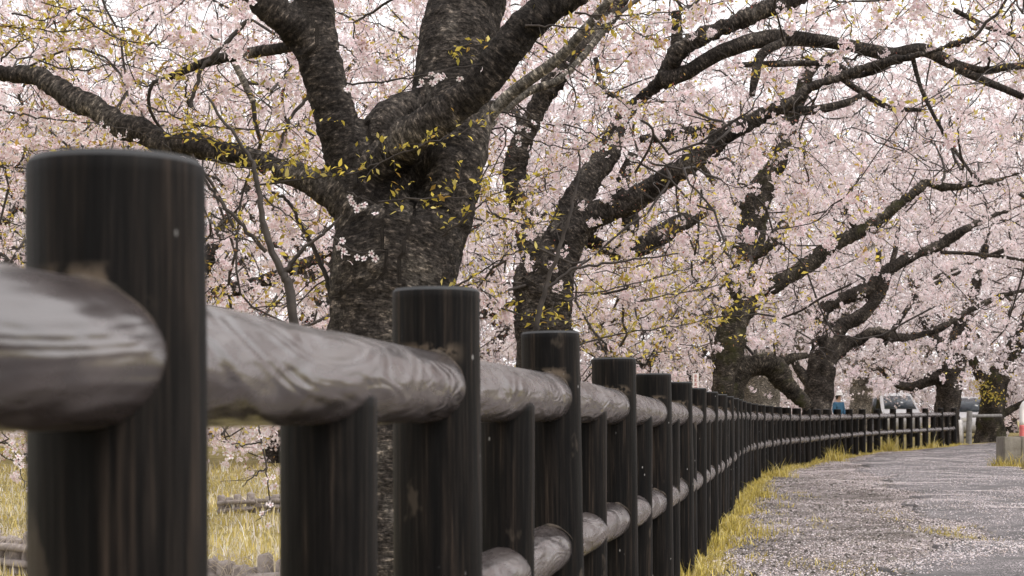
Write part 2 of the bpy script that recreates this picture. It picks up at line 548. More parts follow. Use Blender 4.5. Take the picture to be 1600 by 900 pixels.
def build_strip(name, mat, dl, dr, ylo, yhi, up, lip=0.0, ny=520, nd_=18):
    Y = np.concatenate([np.linspace(ylo, 6, 40, endpoint=False), np.linspace(6, 30, ny-140, endpoint=False), np.linspace(30, yhi, 100)])
    L = dl(Y); R = dr(Y)
    t = np.linspace(0, 1, nd_)
    D = L[:, None] + (R-L)[:, None]*t[None]
    YY = np.repeat(Y[:, None], nd_, 1)
    XX = fence_x(YY) + D
    ZZ = ground_z(XX, YY) + up + 0.008*np.sin(XX*5.2+YY*3.3)*np.sin(XX*2.1-YY*1.2) + 0.010*np.sin(YY*0.8+D*3)
    if lip:
        ZZ = ZZ - lip_drop(YY, D - L[:, None])
    ZZ = np.maximum(ZZ, ground_z(XX, YY) + 0.005)
    V = np.stack([XX, YY, ZZ], -1)
    i = np.arange(len(Y)-1)[:, None]*nd_; j = np.arange(nd_-1)[None]
    F = np.stack([i+j, i+j+1, i+nd_+j+1, i+nd_+j], -1).reshape(-1, 4)
    V = V.reshape(-1, 3)
    n0 = len(V)
    if lip:                                     # broken edge on the left
        Lx = V.reshape(len(Y), nd_, 3)[:, 0].copy()
        Lx[:, 2] -= lip; Lx[:, 0] -= 0.015
        k = np.arange(len(Y)-1)
        F2 = np.stack([n0+k, k*nd_, (k+1)*nd_, n0+k+1], 1)
        V = np.concatenate([V, Lx]); F = np.concatenate([F, F2])
    ob = link(name, make_mesh(name, V, [F], True), mat)
    ob['kind'] = 'structure'
    return ob

asph_edge = lambda Y: np.interp(Y, [-20, 8, 9.5, 12.6, 16, 22, 27, 34, 60], [1.1, 1.2, 1.42, 2.02, 1.9, 1.95, 1.5, 0.75, 0.6]) + (0.16*np.sin(Y*1.1+.4)+0.07*np.sin(Y*3.7+1)+0.03*np.sin(Y*9)+0.015*np.sin(Y*23))
build_strip('gravel_path', M_gravel, lambda Y: 0.22+0.4*edge_noise(Y, 2.0), lambda Y: 2.6+0*Y, -20, 62, 0.008)
build_strip('asphalt_path', M_asph, asph_edge, lambda Y: np.interp(Y, [-20, 30, 48, 62], [4.1, 4.1, 8.5, 9.0])+0.5*edge_noise(Y, 1.0), -20, 62, 0.034, 0.04)

# ------------------------------------------------------------------ the fence
POST_R, RAIL_R, SHORT_R = 0.0825, 0.066, 0.068
TOP_H, RAIL_HI, RAIL_LO = 1.10, 0.915, 0.495

def lathe(profile, sides, wob=0.0, seed=0, lumps=0.0):
    prof = np.asarray(profile, float)
    a = np.linspace(0, 2*math.pi, sides, endpoint=False)
    r = prof[:, 0][:, None]*(1 + wob*np.sin(3*a+seed)[None] + 0.6*wob*np.sin(7*a+2*seed)[None] + wob*0.5*np.sin(19*a+seed)[None]
                             + lumps*np.sin(prof[:, 1]*9+seed)[:, None]*np.cos(a+seed)[None])
    V = np.stack([r*np.cos(a), r*np.sin(a), np.repeat(prof[:, 1][:, None], sides, 1)], -1).reshape(-1, 3)
    m = len(prof)
    i = np.arange(m-1)[:, None]*sides; j = np.arange(sides)[None]; j2 = (j+1) % sides
    F = np.stack([i+j, i+j2, i+sides+j2, i+sides+j], -1).reshape(-1, 4)
    n0 = len(V)
    V = np.concatenate([V, [[0, 0, prof[-1, 1]+0.002]]])
    jj = np.arange(sides)
    F3 = np.stack([(m-1)*sides+jj, (m-1)*sides+(jj+1) % sides, np.full(sides, n0)], 1)
    return V, F, F3

def post_mesh(name, R, h, seed, sides=56):
    prof = [(R*1.01, -0.25)] + [(R*(1+0.006*math.sin(z*5+seed)), z) for z in np.linspace(0, h-0.02, 22)]
    prof += [(R, h-0.0065), (R-0.0055, h), (R*0.6, h+0.0005)]
    V, F, F3 = lathe(prof, sides, 0.004, seed, 0.006)
    me = make_mesh(name, V, [F, F3], True)
    sm = np.ones(len(me.polygons), bool); sm[-3*sides:] = False
    me.polygons.foreach_set('use_smooth', sm)
    return me

def rail_mesh(name, R, seed, sides=40):
    xs = np.linspace(-0.5, 0.5, 41)
    a = np.linspace(0, 2*math.pi, sides, endpoint=False)
    rr = R*(1 + 0.012*np.sin(xs*11+seed)[:, None] + 0.010*np.sin(2*a[None]+xs[:, None]*7+seed) + 0.006*np.sin(5*a[None]-xs[:, None]*21+seed))
    V = np.stack([np.repeat(xs[:, None], sides, 1), rr*np.cos(a), rr*np.sin(a)], -1).reshape(-1, 3)
    i = np.arange(40)[:, None]*sides; j = np.arange(sides)[None]; j2 = (j+1) % sides
    F = np.stack([i+j, i+sides+j, i+sides+j2, i+j2], -1).reshape(-1, 4)
    return make_mesh(name, V, [F], True)

def collar_mesh(name, R, r, seed):
    """lumpy filler bead where a rail (along local X) enters a post"""
    acc = Acc()
    for sgn in (-1,):
        t = np.linspace(0.35, math.pi-0.35, 30)
        y = (r-0.0005)*np.cos(t); z = (r-0.0005)*np.sin(t)
        x = sgn*np.sqrt(np.maximum(R*R-y*y, 1e-6))
        P = np.stack([x, y, z], 1)
        rad = 0.0018 + 0.0012*np.sin(3*t+seed) + 0.0016*np.sin(7*t+2*seed) + 0.0035*np.exp(-((t-math.pi/2)/0.6)**2)*(1+0.5*np.sin(11*t+seed))
        rad = np.maximum(rad, 0.0012)*np.clip(np.sin((t-0.35)/(math.pi-0.7)*math.pi)*2.5, 0.15, 1)
        V, F, F3, A = tube(P, rad, 8)
        acc.add(V, F, F3)
    return acc.mesh(name, True)

fence = thing('log_fence', 'long dark brown post and rail fence of round logs beside the petal strewn path', 'fence', (0, 0, 0))
post_ms = [post_mesh('post', POST_R, TOP_H, s) for s in (0.3, 1.9, 4.1, 5.2)]
short_ms = [post_mesh('short_post', SHORT_R, RAIL_HI-0.022, s) for s in (0.7, 2.6, 3.3)]
rail_ms = [rail_mesh('rail', RAIL_R, s) for s in (0.2, 1.4, 2.9, 4.4)]
col_ms = [collar_mesh('joint_filler', POST_R, RAIL_R, s) for s in (0.1, 1.7, 3.9)]
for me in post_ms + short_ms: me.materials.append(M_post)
for me in rail_ms: me.materials.append(M_rail)
for me in col_ms: me.materials.append(M_mortar)
lean = RNG.normal(0.0, 0.006, len(POSTS))
lean[2:8] = [-0.003, -0.006, -0.018, -0.012, -0.012, -0.014]
PZ = base_z(POSTS[:, 1])
for i, (x, y) in enumerate(POSTS):
    p = link('post', post_ms[i % 4], None, fence, (x - lean[i]*0.95, y, PZ[i]))
    q = POSTS[min(i+1, len(POSTS)-1)] - POSTS[max(i-1, 0)]
    ang = math.atan2(q[1], q[0])
    p.rotation_mode = 'ZYX'
    p.rotation_euler = (RNG.normal(0, 0.006) if i > 7 else 0.0, lean[i], ang + RNG.normal(0, .08))
    for k, h in enumerate((RAIL_HI, RAIL_LO)):
        for e in (0, 1):
            f = link('joint_filler', col_ms[(i+k+e) % 3], None, p)
            f.matrix_parent_inverse = Matrix.Rotation(-p.rotation_euler.z, 4, 'Z')
            f.location = (0, 0, h)
            f.rotation_euler = (0, 0, ang + e*math.pi)
    if i < len(POSTS)-1:
        x2, y2 = POSTS[i+1]; z1, z2 = PZ[i], PZ[i+1]
        L = math.dist((x, y), (x2, y2))
        a = math.atan2(y2-y, x2-x)
        for k, h in enumerate((RAIL_HI, RAIL_LO)):
            r = link('rail', rail_ms[(i*2+k) % 4], None, fence, ((x+x2)/2, (y+y2)/2, (z1+z2)/2+h))
            r.scale = (L, 1, 1)
            r.rotation_euler = (0, -math.atan2(z2-z1, L), a)
        sp = link('short_post', short_ms[i % 3], None, fence, ((x+x2)/2, (y+y2)/2, (z1+z2)/2))
        sp.rotation_euler = (0, RNG.normal(-0.006, 0.006), RNG.uniform(0, 6.28))

# ------------------------------------------------------------------ flowers and leaves
def rand_rot(n, up_bias=0.0, rng=RNG):
    N = unit(rng.normal(size=(n, 3)) + np.array([0, -0.25, up_bias]))
    a = unit(np.cross(N, rng.normal(size=(n, 3))))
    b = np.cross(N, a)
    return np.stack([a, b, N], 1)        # rows: local axes

def flower_template(lod):
    if lod == 0:
        V, F, c = [], [], []
        for k in range(5):
            a = 2*math.pi*k/5
            ca, sa = math.cos(a), math.sin(a)
            pts = [(0.05, 0, 0.0), (0.62, -0.36, 0.20), (0.95, 0.0, 0.26), (0.62, 0.36, 0.20)]
            n = len(V)
            for (u, w, h) in pts:
                V.append((u*ca - w*sa, u*sa + w*ca, h))
            c += [0, 0.85, 1, 0.85]
            F += [(n, n+1, n+2), (n, n+2, n+3)]
        return np.array(V), np.array(F), np.array(c)
    if lod == 1:
        V, F, c = [], [], []
        for k in range(5):
            a = 2*math.pi*k/5
            ca, sa = math.cos(a), math.sin(a)
            n = len(V)
            for (u, w, h) in [(0.0, 0, 0), (0.95, -0.40, 0.22), (0.95, 0.40, 0.22)]:
                V.append((u*ca - w*sa, u*sa + w*ca, h))
            c += [0.15, 1, 1]
            F += [(n, n+1, n+2)]
        return np.array(V), np.array(F), np.array(c)
    V = np.array([(-0.9, -0.35, 0.1), (0.1, -0.8, -0.1), (0.95, 0.3, 0.1), (-0.1, 0.85, 0.25)])
    return V, np.array([(0, 1, 2), (0, 2, 3)]), np.array([0.75, 1, 0.9, 1])

PINK_OUT = np.array([0.835, 0.803, 0.82])
PINK_IN = np.array([0.70, 0.47, 0.50])

def scatter_template(T, pos, R, scale, colfun):
    V, F, c = T
    n, k = len(pos), len(V)
    W = np.einsum('vi,nij->nvj', V, R)*scale[:, None, None] + pos[:, None]
    FF = (F[None] + (np.arange(n)*k)[:, None, None]).reshape(-1, 3)
    C = colfun(n, k, c)
    return W.reshape(-1, 3), FF, C.reshape(-1, 3)

def flower_cols(rng, warm=0.0):
    def f(n, k, c):
        tint = rng.normal(1.0, 0.045, (n, 1, 1))
        pk = np.clip(rng.beta(1.6, 3.0, (n, 1, 1)) + warm, 0, 1)
        outer = PINK_OUT[None, None]*(1-pk) + np.array([0.79, 0.70, 0.725])[None, None]*pk
        inner = PINK_IN[None, None]
        cc = c[None, :, None]
        return np.clip((inner*(1-cc) + outer*cc)*tint, 0, 0.9)*np.ones((n, k, 1))
    return f

def solid_cols(rng, cols, var=0.12):
    cols = np.array(cols)
    def f(n, k, c):
        base = cols[rng.integers(0, len(cols), n)][:, None]
        return np.clip(base*rng.normal(1, var, (n, 1, 1)), 0, 0.9)*np.ones((n, k, 1))
    return f

LEAF_T = (np.array([(0, 0, 0), (0.42, -0.24, 0.07), (0.46, 0, 0.0), (0.42, 0.24, 0.07), (1.0, 0, -0.10)]),
          np.array([(0, 1, 2), (0, 2, 3), (1, 4, 2), (2, 4, 3)]), np.ones(5))
LEAF_S = (np.array([(0, 0, 0), (0.45, -0.24, 0.05), (1.0, 0, -0.08), (0.45, 0.24, 0.05)]),
          np.array([(0, 1, 2), (0, 2, 3)]), np.ones(4))
LEAF_COLS = [(0.54, 0.43, 0.085), (0.62, 0.50, 0.11), (0.45, 0.36, 0.07), (0.40, 0.26, 0.07), (0.60, 0.51, 0.18), (0.36, 0.31, 0.07)]
BUD_COLS = [(0.26, 0.10, 0.085), (0.30, 0.17, 0.09), (0.20, 0.09, 0.06), (0.38, 0.25, 0.09), (0.33, 0.16, 0.14), (0.42, 0.30, 0.10)]

def wob(P, s, k=0.0):
    """cheap smooth pseudo noise, about -1..1"""
    P = np.asarray(P)*s
    x, y, z = P[:, 0], P[:, 1], P[:, 2]
    return (np.sin(1.7*x+2.1*z+k+1.3*np.sin(1.1*y+k)) + np.sin(2.3*y-1.9*z+2*k+1.1*np.sin(1.6*x)) + np.sin(2.9*z+1.2*x-1.5*y+3*k))/2.6

# ------------------------------------------------------------------ tree growth
def bezier(p0, c, p1, n):
    t = np.linspace(0, 1, n)[:, None]
    return (1-t)**2*p0 + 2*t*(1-t)*c + t*t*p1

class Tree:
    def __init__(self, name, label, base, seed, group=None, bark=None):
        self.rng = np.random.default_rng(seed)
        self.base = np.asarray(base, float)
        self.root = thing(name, label, 'tree', tuple(self.base), group)
        self.N, self.D, self.Rn = [], [], []
        self.bark = bark or M_bark2
        self.limbs = []
        self.twigs = Acc()
        self.tips = []           # (pos, dir) along twigs that bear blossom
        self.leafp = []
    def _nodes(self, P, R, start=0.25):
        T = unit(np.gradient(P, axis=0))
        k = int(len(P)*start)
        self.N.append(P[k:]); self.D.append(T[k:]); self.Rn.append(R[k:])
    def trunk(self, stems, voxel, lump=0.07, rough=0.02, dents=()):
        """stems: lists of (x,y,z,r) rows fused into one continuous surface"""
        acc = Acc(); cen, frT, frN, frB, sl = [], [], [], [], []
        for si, st in enumerate(stems):
            st = np.asarray(st, float)
            Q = catmull(st, 14*len(st))
            P, R = Q[:, :3], np.maximum(Q[:, 3], 0.01)
            V, F, F3, A = tube(P, R, 24, lump, 2.5, si*1.3+self.rng.uniform(0, 3))
            acc.add(V, F, F3)
            T, N, B = frames(P)
            s = np.concatenate([[0], np.cumsum(np.linalg.norm(np.diff(P, axis=0), axis=1))]) + si*3.7
            cen.append(P); frN.append(N); frB.append(B); sl.append(s)
            self._nodes(P, R, 0.55 if si == 0 else 0.3)
        me = acc.mesh('tmp', True)
        ob = bpy.data.objects.new('tmp', me)
        COL.objects.link(ob)
        md = ob.modifiers.new('r', 'REMESH'); md.mode = 'VOXEL'; md.voxel_size = voxel; md.use_smooth_shade = True
        sm = ob.modifiers.new('s', 'SMOOTH'); sm.factor = 0.5; sm.iterations = 4
        dg = bpy.context.evaluated_depsgraph_get()
        ev = ob.evaluated_get(dg)
        m2 = ev.to_mesh()
        n = len(m2.vertices)
        V = np.empty(n*3, np.float32); m2.vertices.foreach_get('co', V); V = V.reshape(-1, 3).astype(float)
        Nn = np.empty(n*3, np.float32); m2.vertices.foreach_get('normal', Nn); Nn = Nn.reshape(-1, 3)
        ls = np.empty(len(m2.polygons), np.int32); m2.polygons.foreach_get('loop_total', ls)
        li = np.empty(len(m2.loops), np.int32); m2.loops.foreach_get('vertex_index', li)
        F4 = li.reshape(-1, 4) if (ls == 4).all() else None
        if F4 is None:
            st_ = np.concatenate([[0], np.cumsum(ls)[:-1]])
            F4 = np.stack([li[st_[ls == 4]+k] for k in range(4)], 1); F3 = np.stack([li[st_[ls == 3]+k] for k in range(3)], 1)
        else:
            F3 = np.zeros((0, 3), np.int32)
        ev.to_mesh_clear()
        bpy.data.objects.remove(ob); bpy.data.meshes.remove(me)
        cen = np.concatenate(cen); frN = np.concatenate(frN); frB = np.concatenate(frB); sl = np.concatenate(sl)
        idx = np.empty(n, int)
        for k in range(0, n, 4000):
            d2 = ((V[k:k+4000, None] - cen[None])**2).sum(-1)
            idx[k:k+4000] = d2.argmin(1)
        off = V - cen[idx]
        u = (off*frN[idx]).sum(1); w = (off*frB[idx]).sum(1)
        A = np.stack([u, w, sl[idx] + (off*np.cross(frN[idx], frB[idx])).sum(1)], 1)
        if rough:
            h = np.array([mnoise.noise((a[0]*9, a[1]*9, a[2]*16)) + 0.7*mnoise.noise((a[0]*22, a[1]*22, a[2]*50)) + 1.2*mnoise.noise((a[0]*3.5, a[1]*3.5, a[2]*2.5)) for a in A])
            V = V + Nn*(h*rough)[:, None]
        for (c_, r_, dep) in dents:
            w_ = np.exp(-(((V-np.asarray(c_))/np.asarray(r_))**2).sum(1))
            V = V + np.array([0, 1.0, -0.15])*(dep*w_)[:, None]
        me = make_mesh('trunk', V - self.base, [F4, F3], True, {'bark': A})
        self.trunk_ob = link('trunk', me, self.bark, self.root)
    def limb(self, rows, sides=14, lump=0.10, start=0.1, name='limb', bark=None, wig=0.0):
        rows = np.asarray(rows, float)
        Q = catmull(rows, 9*len(rows))
        P, R = Q[:, :3].copy(), np.maximum(Q[:, 3], 0.004)
        if wig:
            k = self.rng.uniform(0, 6, 3)
            s = np.linspace(0, len(rows)*2.2, len(P))
            P += wig*np.stack([np.sin(s*1.3+k[0]), np.sin(s*1.7+k[1]), np.sin(s*2.1+k[2])], 1)*np.minimum(1, np.linspace(0, 4, len(P)))[:, None]
        V, F, F3, A = tube(P, R, sides, lump, 4.0, self.rng.uniform(0, 9))
        me = make_mesh(name, V - self.base, [F] + ([F3] if F3 is not None else []), True, {'bark': A})
        ob = link(name, me, bark or self.bark, getattr(self, 'trunk_ob', self.root))
        self._nodes(P, R, start)
        return P
    def grow(self, pts, r0, r1, seg=6, sides=4, bend=0.45, tip_from=None, droop=0.0, cap=None, draw=1.0):
        """connect each attraction point to the nearest existing wood with a curved tapering branch"""
        N = np.concatenate(self.N); D = np.concatenate(self.D); Rn = np.concatenate(self.Rn)
        pts = np.asarray(pts, float)
        def nearest(P, Q):
            d2 = (P*P).sum(1)[:, None] + (Q*Q).sum(1)[None] - 2*P @ Q.T
            i = d2.argmin(1)
            return i, np.sqrt(np.maximum(d2[np.arange(len(P)), i], 0))
        best = np.concatenate([nearest(pts[k:k+400], N)[1] for k in range(0, len(pts), 400)])
        pts = pts[np.argsort(best)]
        step = max(4, len(pts)//36)
        allP, allR = [], []
        for k in range(0, len(pts), step):
            p = pts[k:k+step]
            i, L = nearest(p, N)
            ok = L > 0.05
            if cap: ok &= L < cap
            p, i, L = p[ok], i[ok], L[ok]
            n = len(p)
            if not n: continue
            p0 = N[i]
            c = p0 + D[i]*(L*bend)[:, None] + self.rng.normal(0, 1, (n, 3))*(0.10*L)[:, None] + np.array([0, 0, -1.0])*(droop*L)[:, None]
            t = np.linspace(0, 1, seg)[None, :, None]
            P = (1-t)**2*p0[:, None] + 2*t*(1-t)*c[:, None] + t*t*p[:, None]
            P[:, 1:-1] += self.rng.normal(0, 1, (n, seg-2, 3))*(0.018*L)[:, None, None]
            ra = np.minimum(r0*(0.6+0.4*np.minimum(L, 2.0)), np.maximum(Rn[i]*0.75, r1))
            R = ra[:, None] + (r1-ra)[:, None]*np.linspace(0, 1, seg)[None]
            T = unit(np.gradient(P, axis=1))
            N = np.concatenate([N, P[:, 1:].reshape(-1, 3)]); D = np.concatenate([D, T[:, 1:].reshape(-1, 3)]); Rn = np.concatenate([Rn, R[:, 1:].ravel()])
            allP.append(P); allR.append(R)
            if tip_from is not None:
                self.tips += [(q, tip_from) for q in P]
        P = np.concatenate(allP); R = np.concatenate(allR)
        mx_, my_ = topx(P[:, seg//2])
        pr_ = np.where((mx_ > -250) & (mx_ < 1850) & (my_ > -250), draw, draw*0.4)
        if True:
            sel = self.rng.uniform(0, 1, len(P)) < pr_
            P, R = P[sel], R[sel]
        n = len(P)
        if n:
            T = unit(np.gradient(P, axis=1))
            ref = unit(np.cross(T[:, seg//2], self.rng.normal(size=(n, 3))))[:, None]
            U = unit(ref - T*(ref*T).sum(-1, keepdims=True)); W = np.cross(T, U)
            a = np.linspace(0, 2*math.pi, sides, endpoint=False)
            V = P[:, :, None] + R[:, :, None, None]*(np.cos(a)[None, None, :, None]*U[:, :, None] + np.sin(a)[None, None, :, None]*W[:, :, None])
            q = np.arange(seg-1)[:, None]*sides; jj = np.arange(sides)[None]; j2 = (jj+1) % sides
            F = np.stack([q+jj, q+j2, q+sides+j2, q+sides+jj], -1).reshape(-1, 4)
            F = (F[None] + (np.arange(n)*seg*sides)[:, None, None]).reshape(-1, 4)
            self.twigs.add(V.reshape(-1, 3), F)
        self.N, self.D, self.Rn = [N], [D], [Rn]
    def sprig(self, P, r0, r1, sides=6, tip_from=None, leaf=None):
        P = catmull(np.asarray(P, float), 6*len(P))
        P = P + self.rng.normal(0, 0.004, P.shape)
        R = np.linspace(r0, r1, len(P))
        V, F, F3, _ = tube(P, R, sides, 0.08, 20, caps=False)
        self.twigs.add(V, F)
        self._nodes(P, R, 0.1)
        if tip_from is not None:
            self.tips.append((P, tip_from))
        return P
    def blossom(self, lod, spacing, per, spread, size, leaf=0.06, bud=0.35, leafsize=0.05, keep=None, density=None, warm=0.0, leaf_where=None, cname='crown'):
        rng = self.rng
        C, Dr = [], []
        for P, t0 in self.tips:
            seg = np.diff(P, axis=0); l = np.linalg.norm(seg, axis=1)
            s = np.concatenate([[0], np.cumsum(l)])
            L = s[-1]
            m = max(1, int(L*(1-t0)/spacing + rng.uniform(0, 1)))
            u = rng.uniform(t0*L, L*1.02, m)
            pos = np.stack([np.interp(u, s, P[:, k]) for k in range(3)], 1)
            C.append(pos)
        C = np.concatenate(C)
        # blossom comes in clumps: some stretches of twig are bare
        f = wob(C, 1.15, self.base[0])
        f = f + 0.55*wob(C, 3.1 if lod < 2 else 1.9, 1+self.base[0])
        C = C[f > -0.55 + rng.normal(0, 0.2, len(C))]
        if keep is not None:
            C = C[keep(C)]
        # umbels: flowers of one point crowd into a loose ball
        clump = 2.6
        kp = rng.uniform(0, 1, len(C)) < 1/clump
        Cf = C[kp]
        k = np.maximum(2, rng.poisson(per*clump, len(Cf)))
        dirs = unit(rng.normal(size=(k.sum(), 3)))
        pos = np.repeat(Cf, k, 0) + dirs*(spread*1.25*rng.uniform(0.35, 1.0, (k.sum(), 1))) + np.array([0, 0, -0.5*spread])
        acc = Acc()
        n = len(pos)
        RR_ = rand_rot(n, -0.35, rng)
        N2 = unit(0.9*dirs + 0.6*RR_[:, 2]); a2_ = unit(np.cross(N2, RR_[:, 0])); RR_ = np.stack([a2_, np.cross(N2, a2_), N2], 1)
        px, py = topx(pos)
        inn = (px > -260) & (px < 1860) & (py > -260) & (pos[:, 1] > 1)
        sz = size*rng.uniform(0.75, 1.15, n)
        V, F, A = scatter_template(flower_template(lod), pos[inn], RR_[inn], sz[inn], flower_cols(rng, warm))
        acc.add(V, None, F, A)
        if (~inn).any():
            oi_ = np.where(~inn)[0][::2]
            V, F, A = scatter_template(flower_template(2), pos[oi_], RR_[oi_], sz[oi_]*1.5, flower_cols(rng, warm))
            acc.add(V, None, F, A)
            pos = pos[inn]; n = len(pos)
        nb = int(n*bud)
        if nb:
            bp = C[rng.integers(0, len(C), nb)] + rng.normal(0, spread*0.9, (nb, 3))
            V, F, A = scatter_template(LEAF_S, bp, rand_rot(nb, 0, rng), size*rng.uniform(0.55, 1.25, nb), solid_cols(rng, BUD_COLS, 0.2))
            acc.add(V, None, F, A)
        me = acc.mesh(cname, False, 'col', self.base)
        ob = link(cname, me, M_petal, self.root)
        ob['kind'] = 'stuff'
        if leaf:
            g = 0.5*wob(C, 0.9, 2+self.base[0])
            sel = C[rng.uniform(0, 1, len(C)) < leaf*np.clip(0.6+3.0*g, 0.05, 3)]
            if leaf_where is not None:
                ex = C[leaf_where(C)]
                sel = np.concatenate([sel, ex[rng.uniform(0, 1, len(ex)) < 0.75]])
            if len(sel):
                kk = rng.integers(2, 6, len(sel))
                lp = np.repeat(sel, kk, 0) + rng.normal(0, spread*0.75, (kk.sum(), 3))
                n = len(lp)
                V, F, A = scatter_template(LEAF_T if lod == 0 else LEAF_S, lp, rand_rot(n, 0.5, rng), leafsize*rng.uniform(0.6, 1.2, n), solid_cols(rng, LEAF_COLS))
                a2 = Acc(); a2.add(V, None, F, A)
                ob = link('leaves', a2.mesh('leaves', False, 'col', self.base), M_leaf, self.root)
                ob['kind'] = 'stuff'
    def finish(self):
        ob = link('twigs', self.twigs.mesh('twigs', True, None, self.base), M_twig, self.root)
        ob['kind'] = 'stuff'

def rows(pts, Y):
    """(px, py, width_px[, dY]) traced limb -> world rows (x, y, z, r)"""
    out = []
    for p in pts:
        y = Y + (p[3] if len(p) > 3 else 0.0)
        q = at(p[0], p[1], y)
        out.append((q[0], q[1], q[2], p[2]*0.5*y/FPX))
    return out

def topx(P):
    P = np.asarray(P)
    return 800 + FPX*P[:, 0]/P[:, 1], HZ - FPX*(P[:, 2]-EYE)/P[:, 1]

def dome(rng, n, c, r, zmin, power=0.5, zmax=99):
    """points inside an ellipsoid, more of them towards its skin"""
    out = []
    while len(out) < n:
        d = unit(rng.normal(size=(n*2, 3)))
        u = rng.uniform(0, 1, (n*2, 1))**power
        P = np.asarray(c) + d*u*np.asarray(r)
        P = P[(P[:, 2] > zmin) & (P[:, 2] < zmax)]
        out.extend(P.tolist())
    return np.array(out[:n])

# limbs that stay mostly clear of blossom on their path side: (rows of px, py, half width; depth)
CLEAR = [
    ([(850, 640, 50), (850, 430, 50), (882, 380, 36), (918, 343, 31), (990, 312, 24), (1060, 268, 22), (1105, 240, 21), (1150, 203, 19), (1205, 172, 16), (1265, 137, 14), (1335, 112, 12), (1445, 84, 10)], 18.0),
    ([(862, 420, 34), (890, 340, 28), (922, 285, 27), (950, 240, 23)], 18.0),
    ([(1030, 122, 20), (1058, 86, 21), (1095, 58, 20), (1170, 25, 19), (1245, -5, 16)], 18.0),
    ([(1035, 125, 15), (1125, 82, 15), (1200, 60, 14), (1330, 72, 12), (1395, 85, 13), (1440, 78, 12), (1482, 96, 12), (1520, 118, 10), (1600, 152, 8)], 18.0),
    ([(1010, 380, 18), (1066, 348, 16)], 18.5),
    ([(805, 265, 20), (836, 172, 22), (880, 108, 20)], 18.0),
    ([(1136, 690, 34), (1137, 620, 26), (1140, 540, 26), (1150, 490, 20)], 28.0),
    ([(1170, 375, 22), (1192, 295, 20)], 28.0),
    ([(1140, 625, 18), (1150, 596, 20), (1168, 576, 22), (1190, 570, 22), (1212, 577, 22), (1226, 597, 18), (1246, 618, 16), (1266, 640, 14)], 28.0),
    ([(1212, 446, 15), (1268, 410, 15), (1298, 386, 15), (1338, 364, 13), (1374, 344, 12), (1406, 318, 12), (1447, 286, 10), (1478, 292, 10), (1540, 285, 8), (1595, 270, 6)], 28.0),
    ([(1276, 690, 26), (1281, 590, 22), (1292, 548, 20)], 36.0),
    ([(1300, 525, 16), (1342, 496, 13), (1366, 474, 11), (1379, 456, 9)], 36.0),
    ([(1300, 474, 12), (1350, 453, 13), (1390, 420, 12), (1430, 398, 12), (1470, 382, 11), (1510, 358, 10), (1550, 338, 8)], 36.0),
    ([(1322, 541, 11), (1366, 519, 11), (1406, 528, 10), (1454, 518, 9), (1490, 502, 9), (1518, 484, 8), (1566, 462, 8), (1600, 454, 7)], 36.0),
    ([(1480, 690, 24), (1480, 640, 20), (1484, 595, 20)], 50.0),
    ([(1465, 592, 11), (1432, 603, 10), (1408, 602, 8)], 50.0),
    ([(1549, 690, 26), (1548, 650, 22), (1555, 605, 18)], 54.0),
    ([(1165, 640, 26), (1215, 605, 30)], 43.0), ([(1345, 640, 18), (1345, 605, 16)], 58.0), ([(1309, 640, 9), (1309, 615, 9)], 57.0),
]
def clear(P, leak=0.30):
    P = np.asarray(P)
    px, py = topx(P)
    q = np.stack([px, py], 1)
    bad = np.zeros(len(P), bool)
    for L, Yl in CLEAR:
        L = np.array(L, float)
        near_ = np.where(P[:, 1] < Yl+0.5)[0]
        if not len(near_): continue
        for a, b in zip(L[:-1], L[1:]):
            ab = b[:2]-a[:2]
            t = np.clip(((q[near_]-a[:2]) @ ab)/(ab @ ab), 0, 1)
            d = np.linalg.norm(q[near_] - (a[:2]+t[:, None]*ab), axis=1)
            bad[near_] |= d < (a[2]+(b[2]-a[2])*t)*1.08 + 2
    h = np.abs(np.sin(P[:, 0]*37.7+P[:, 1]*91.3+P[:, 2]*53.1)*43758.5) % 1.0
    return ~(bad & (h > leak))

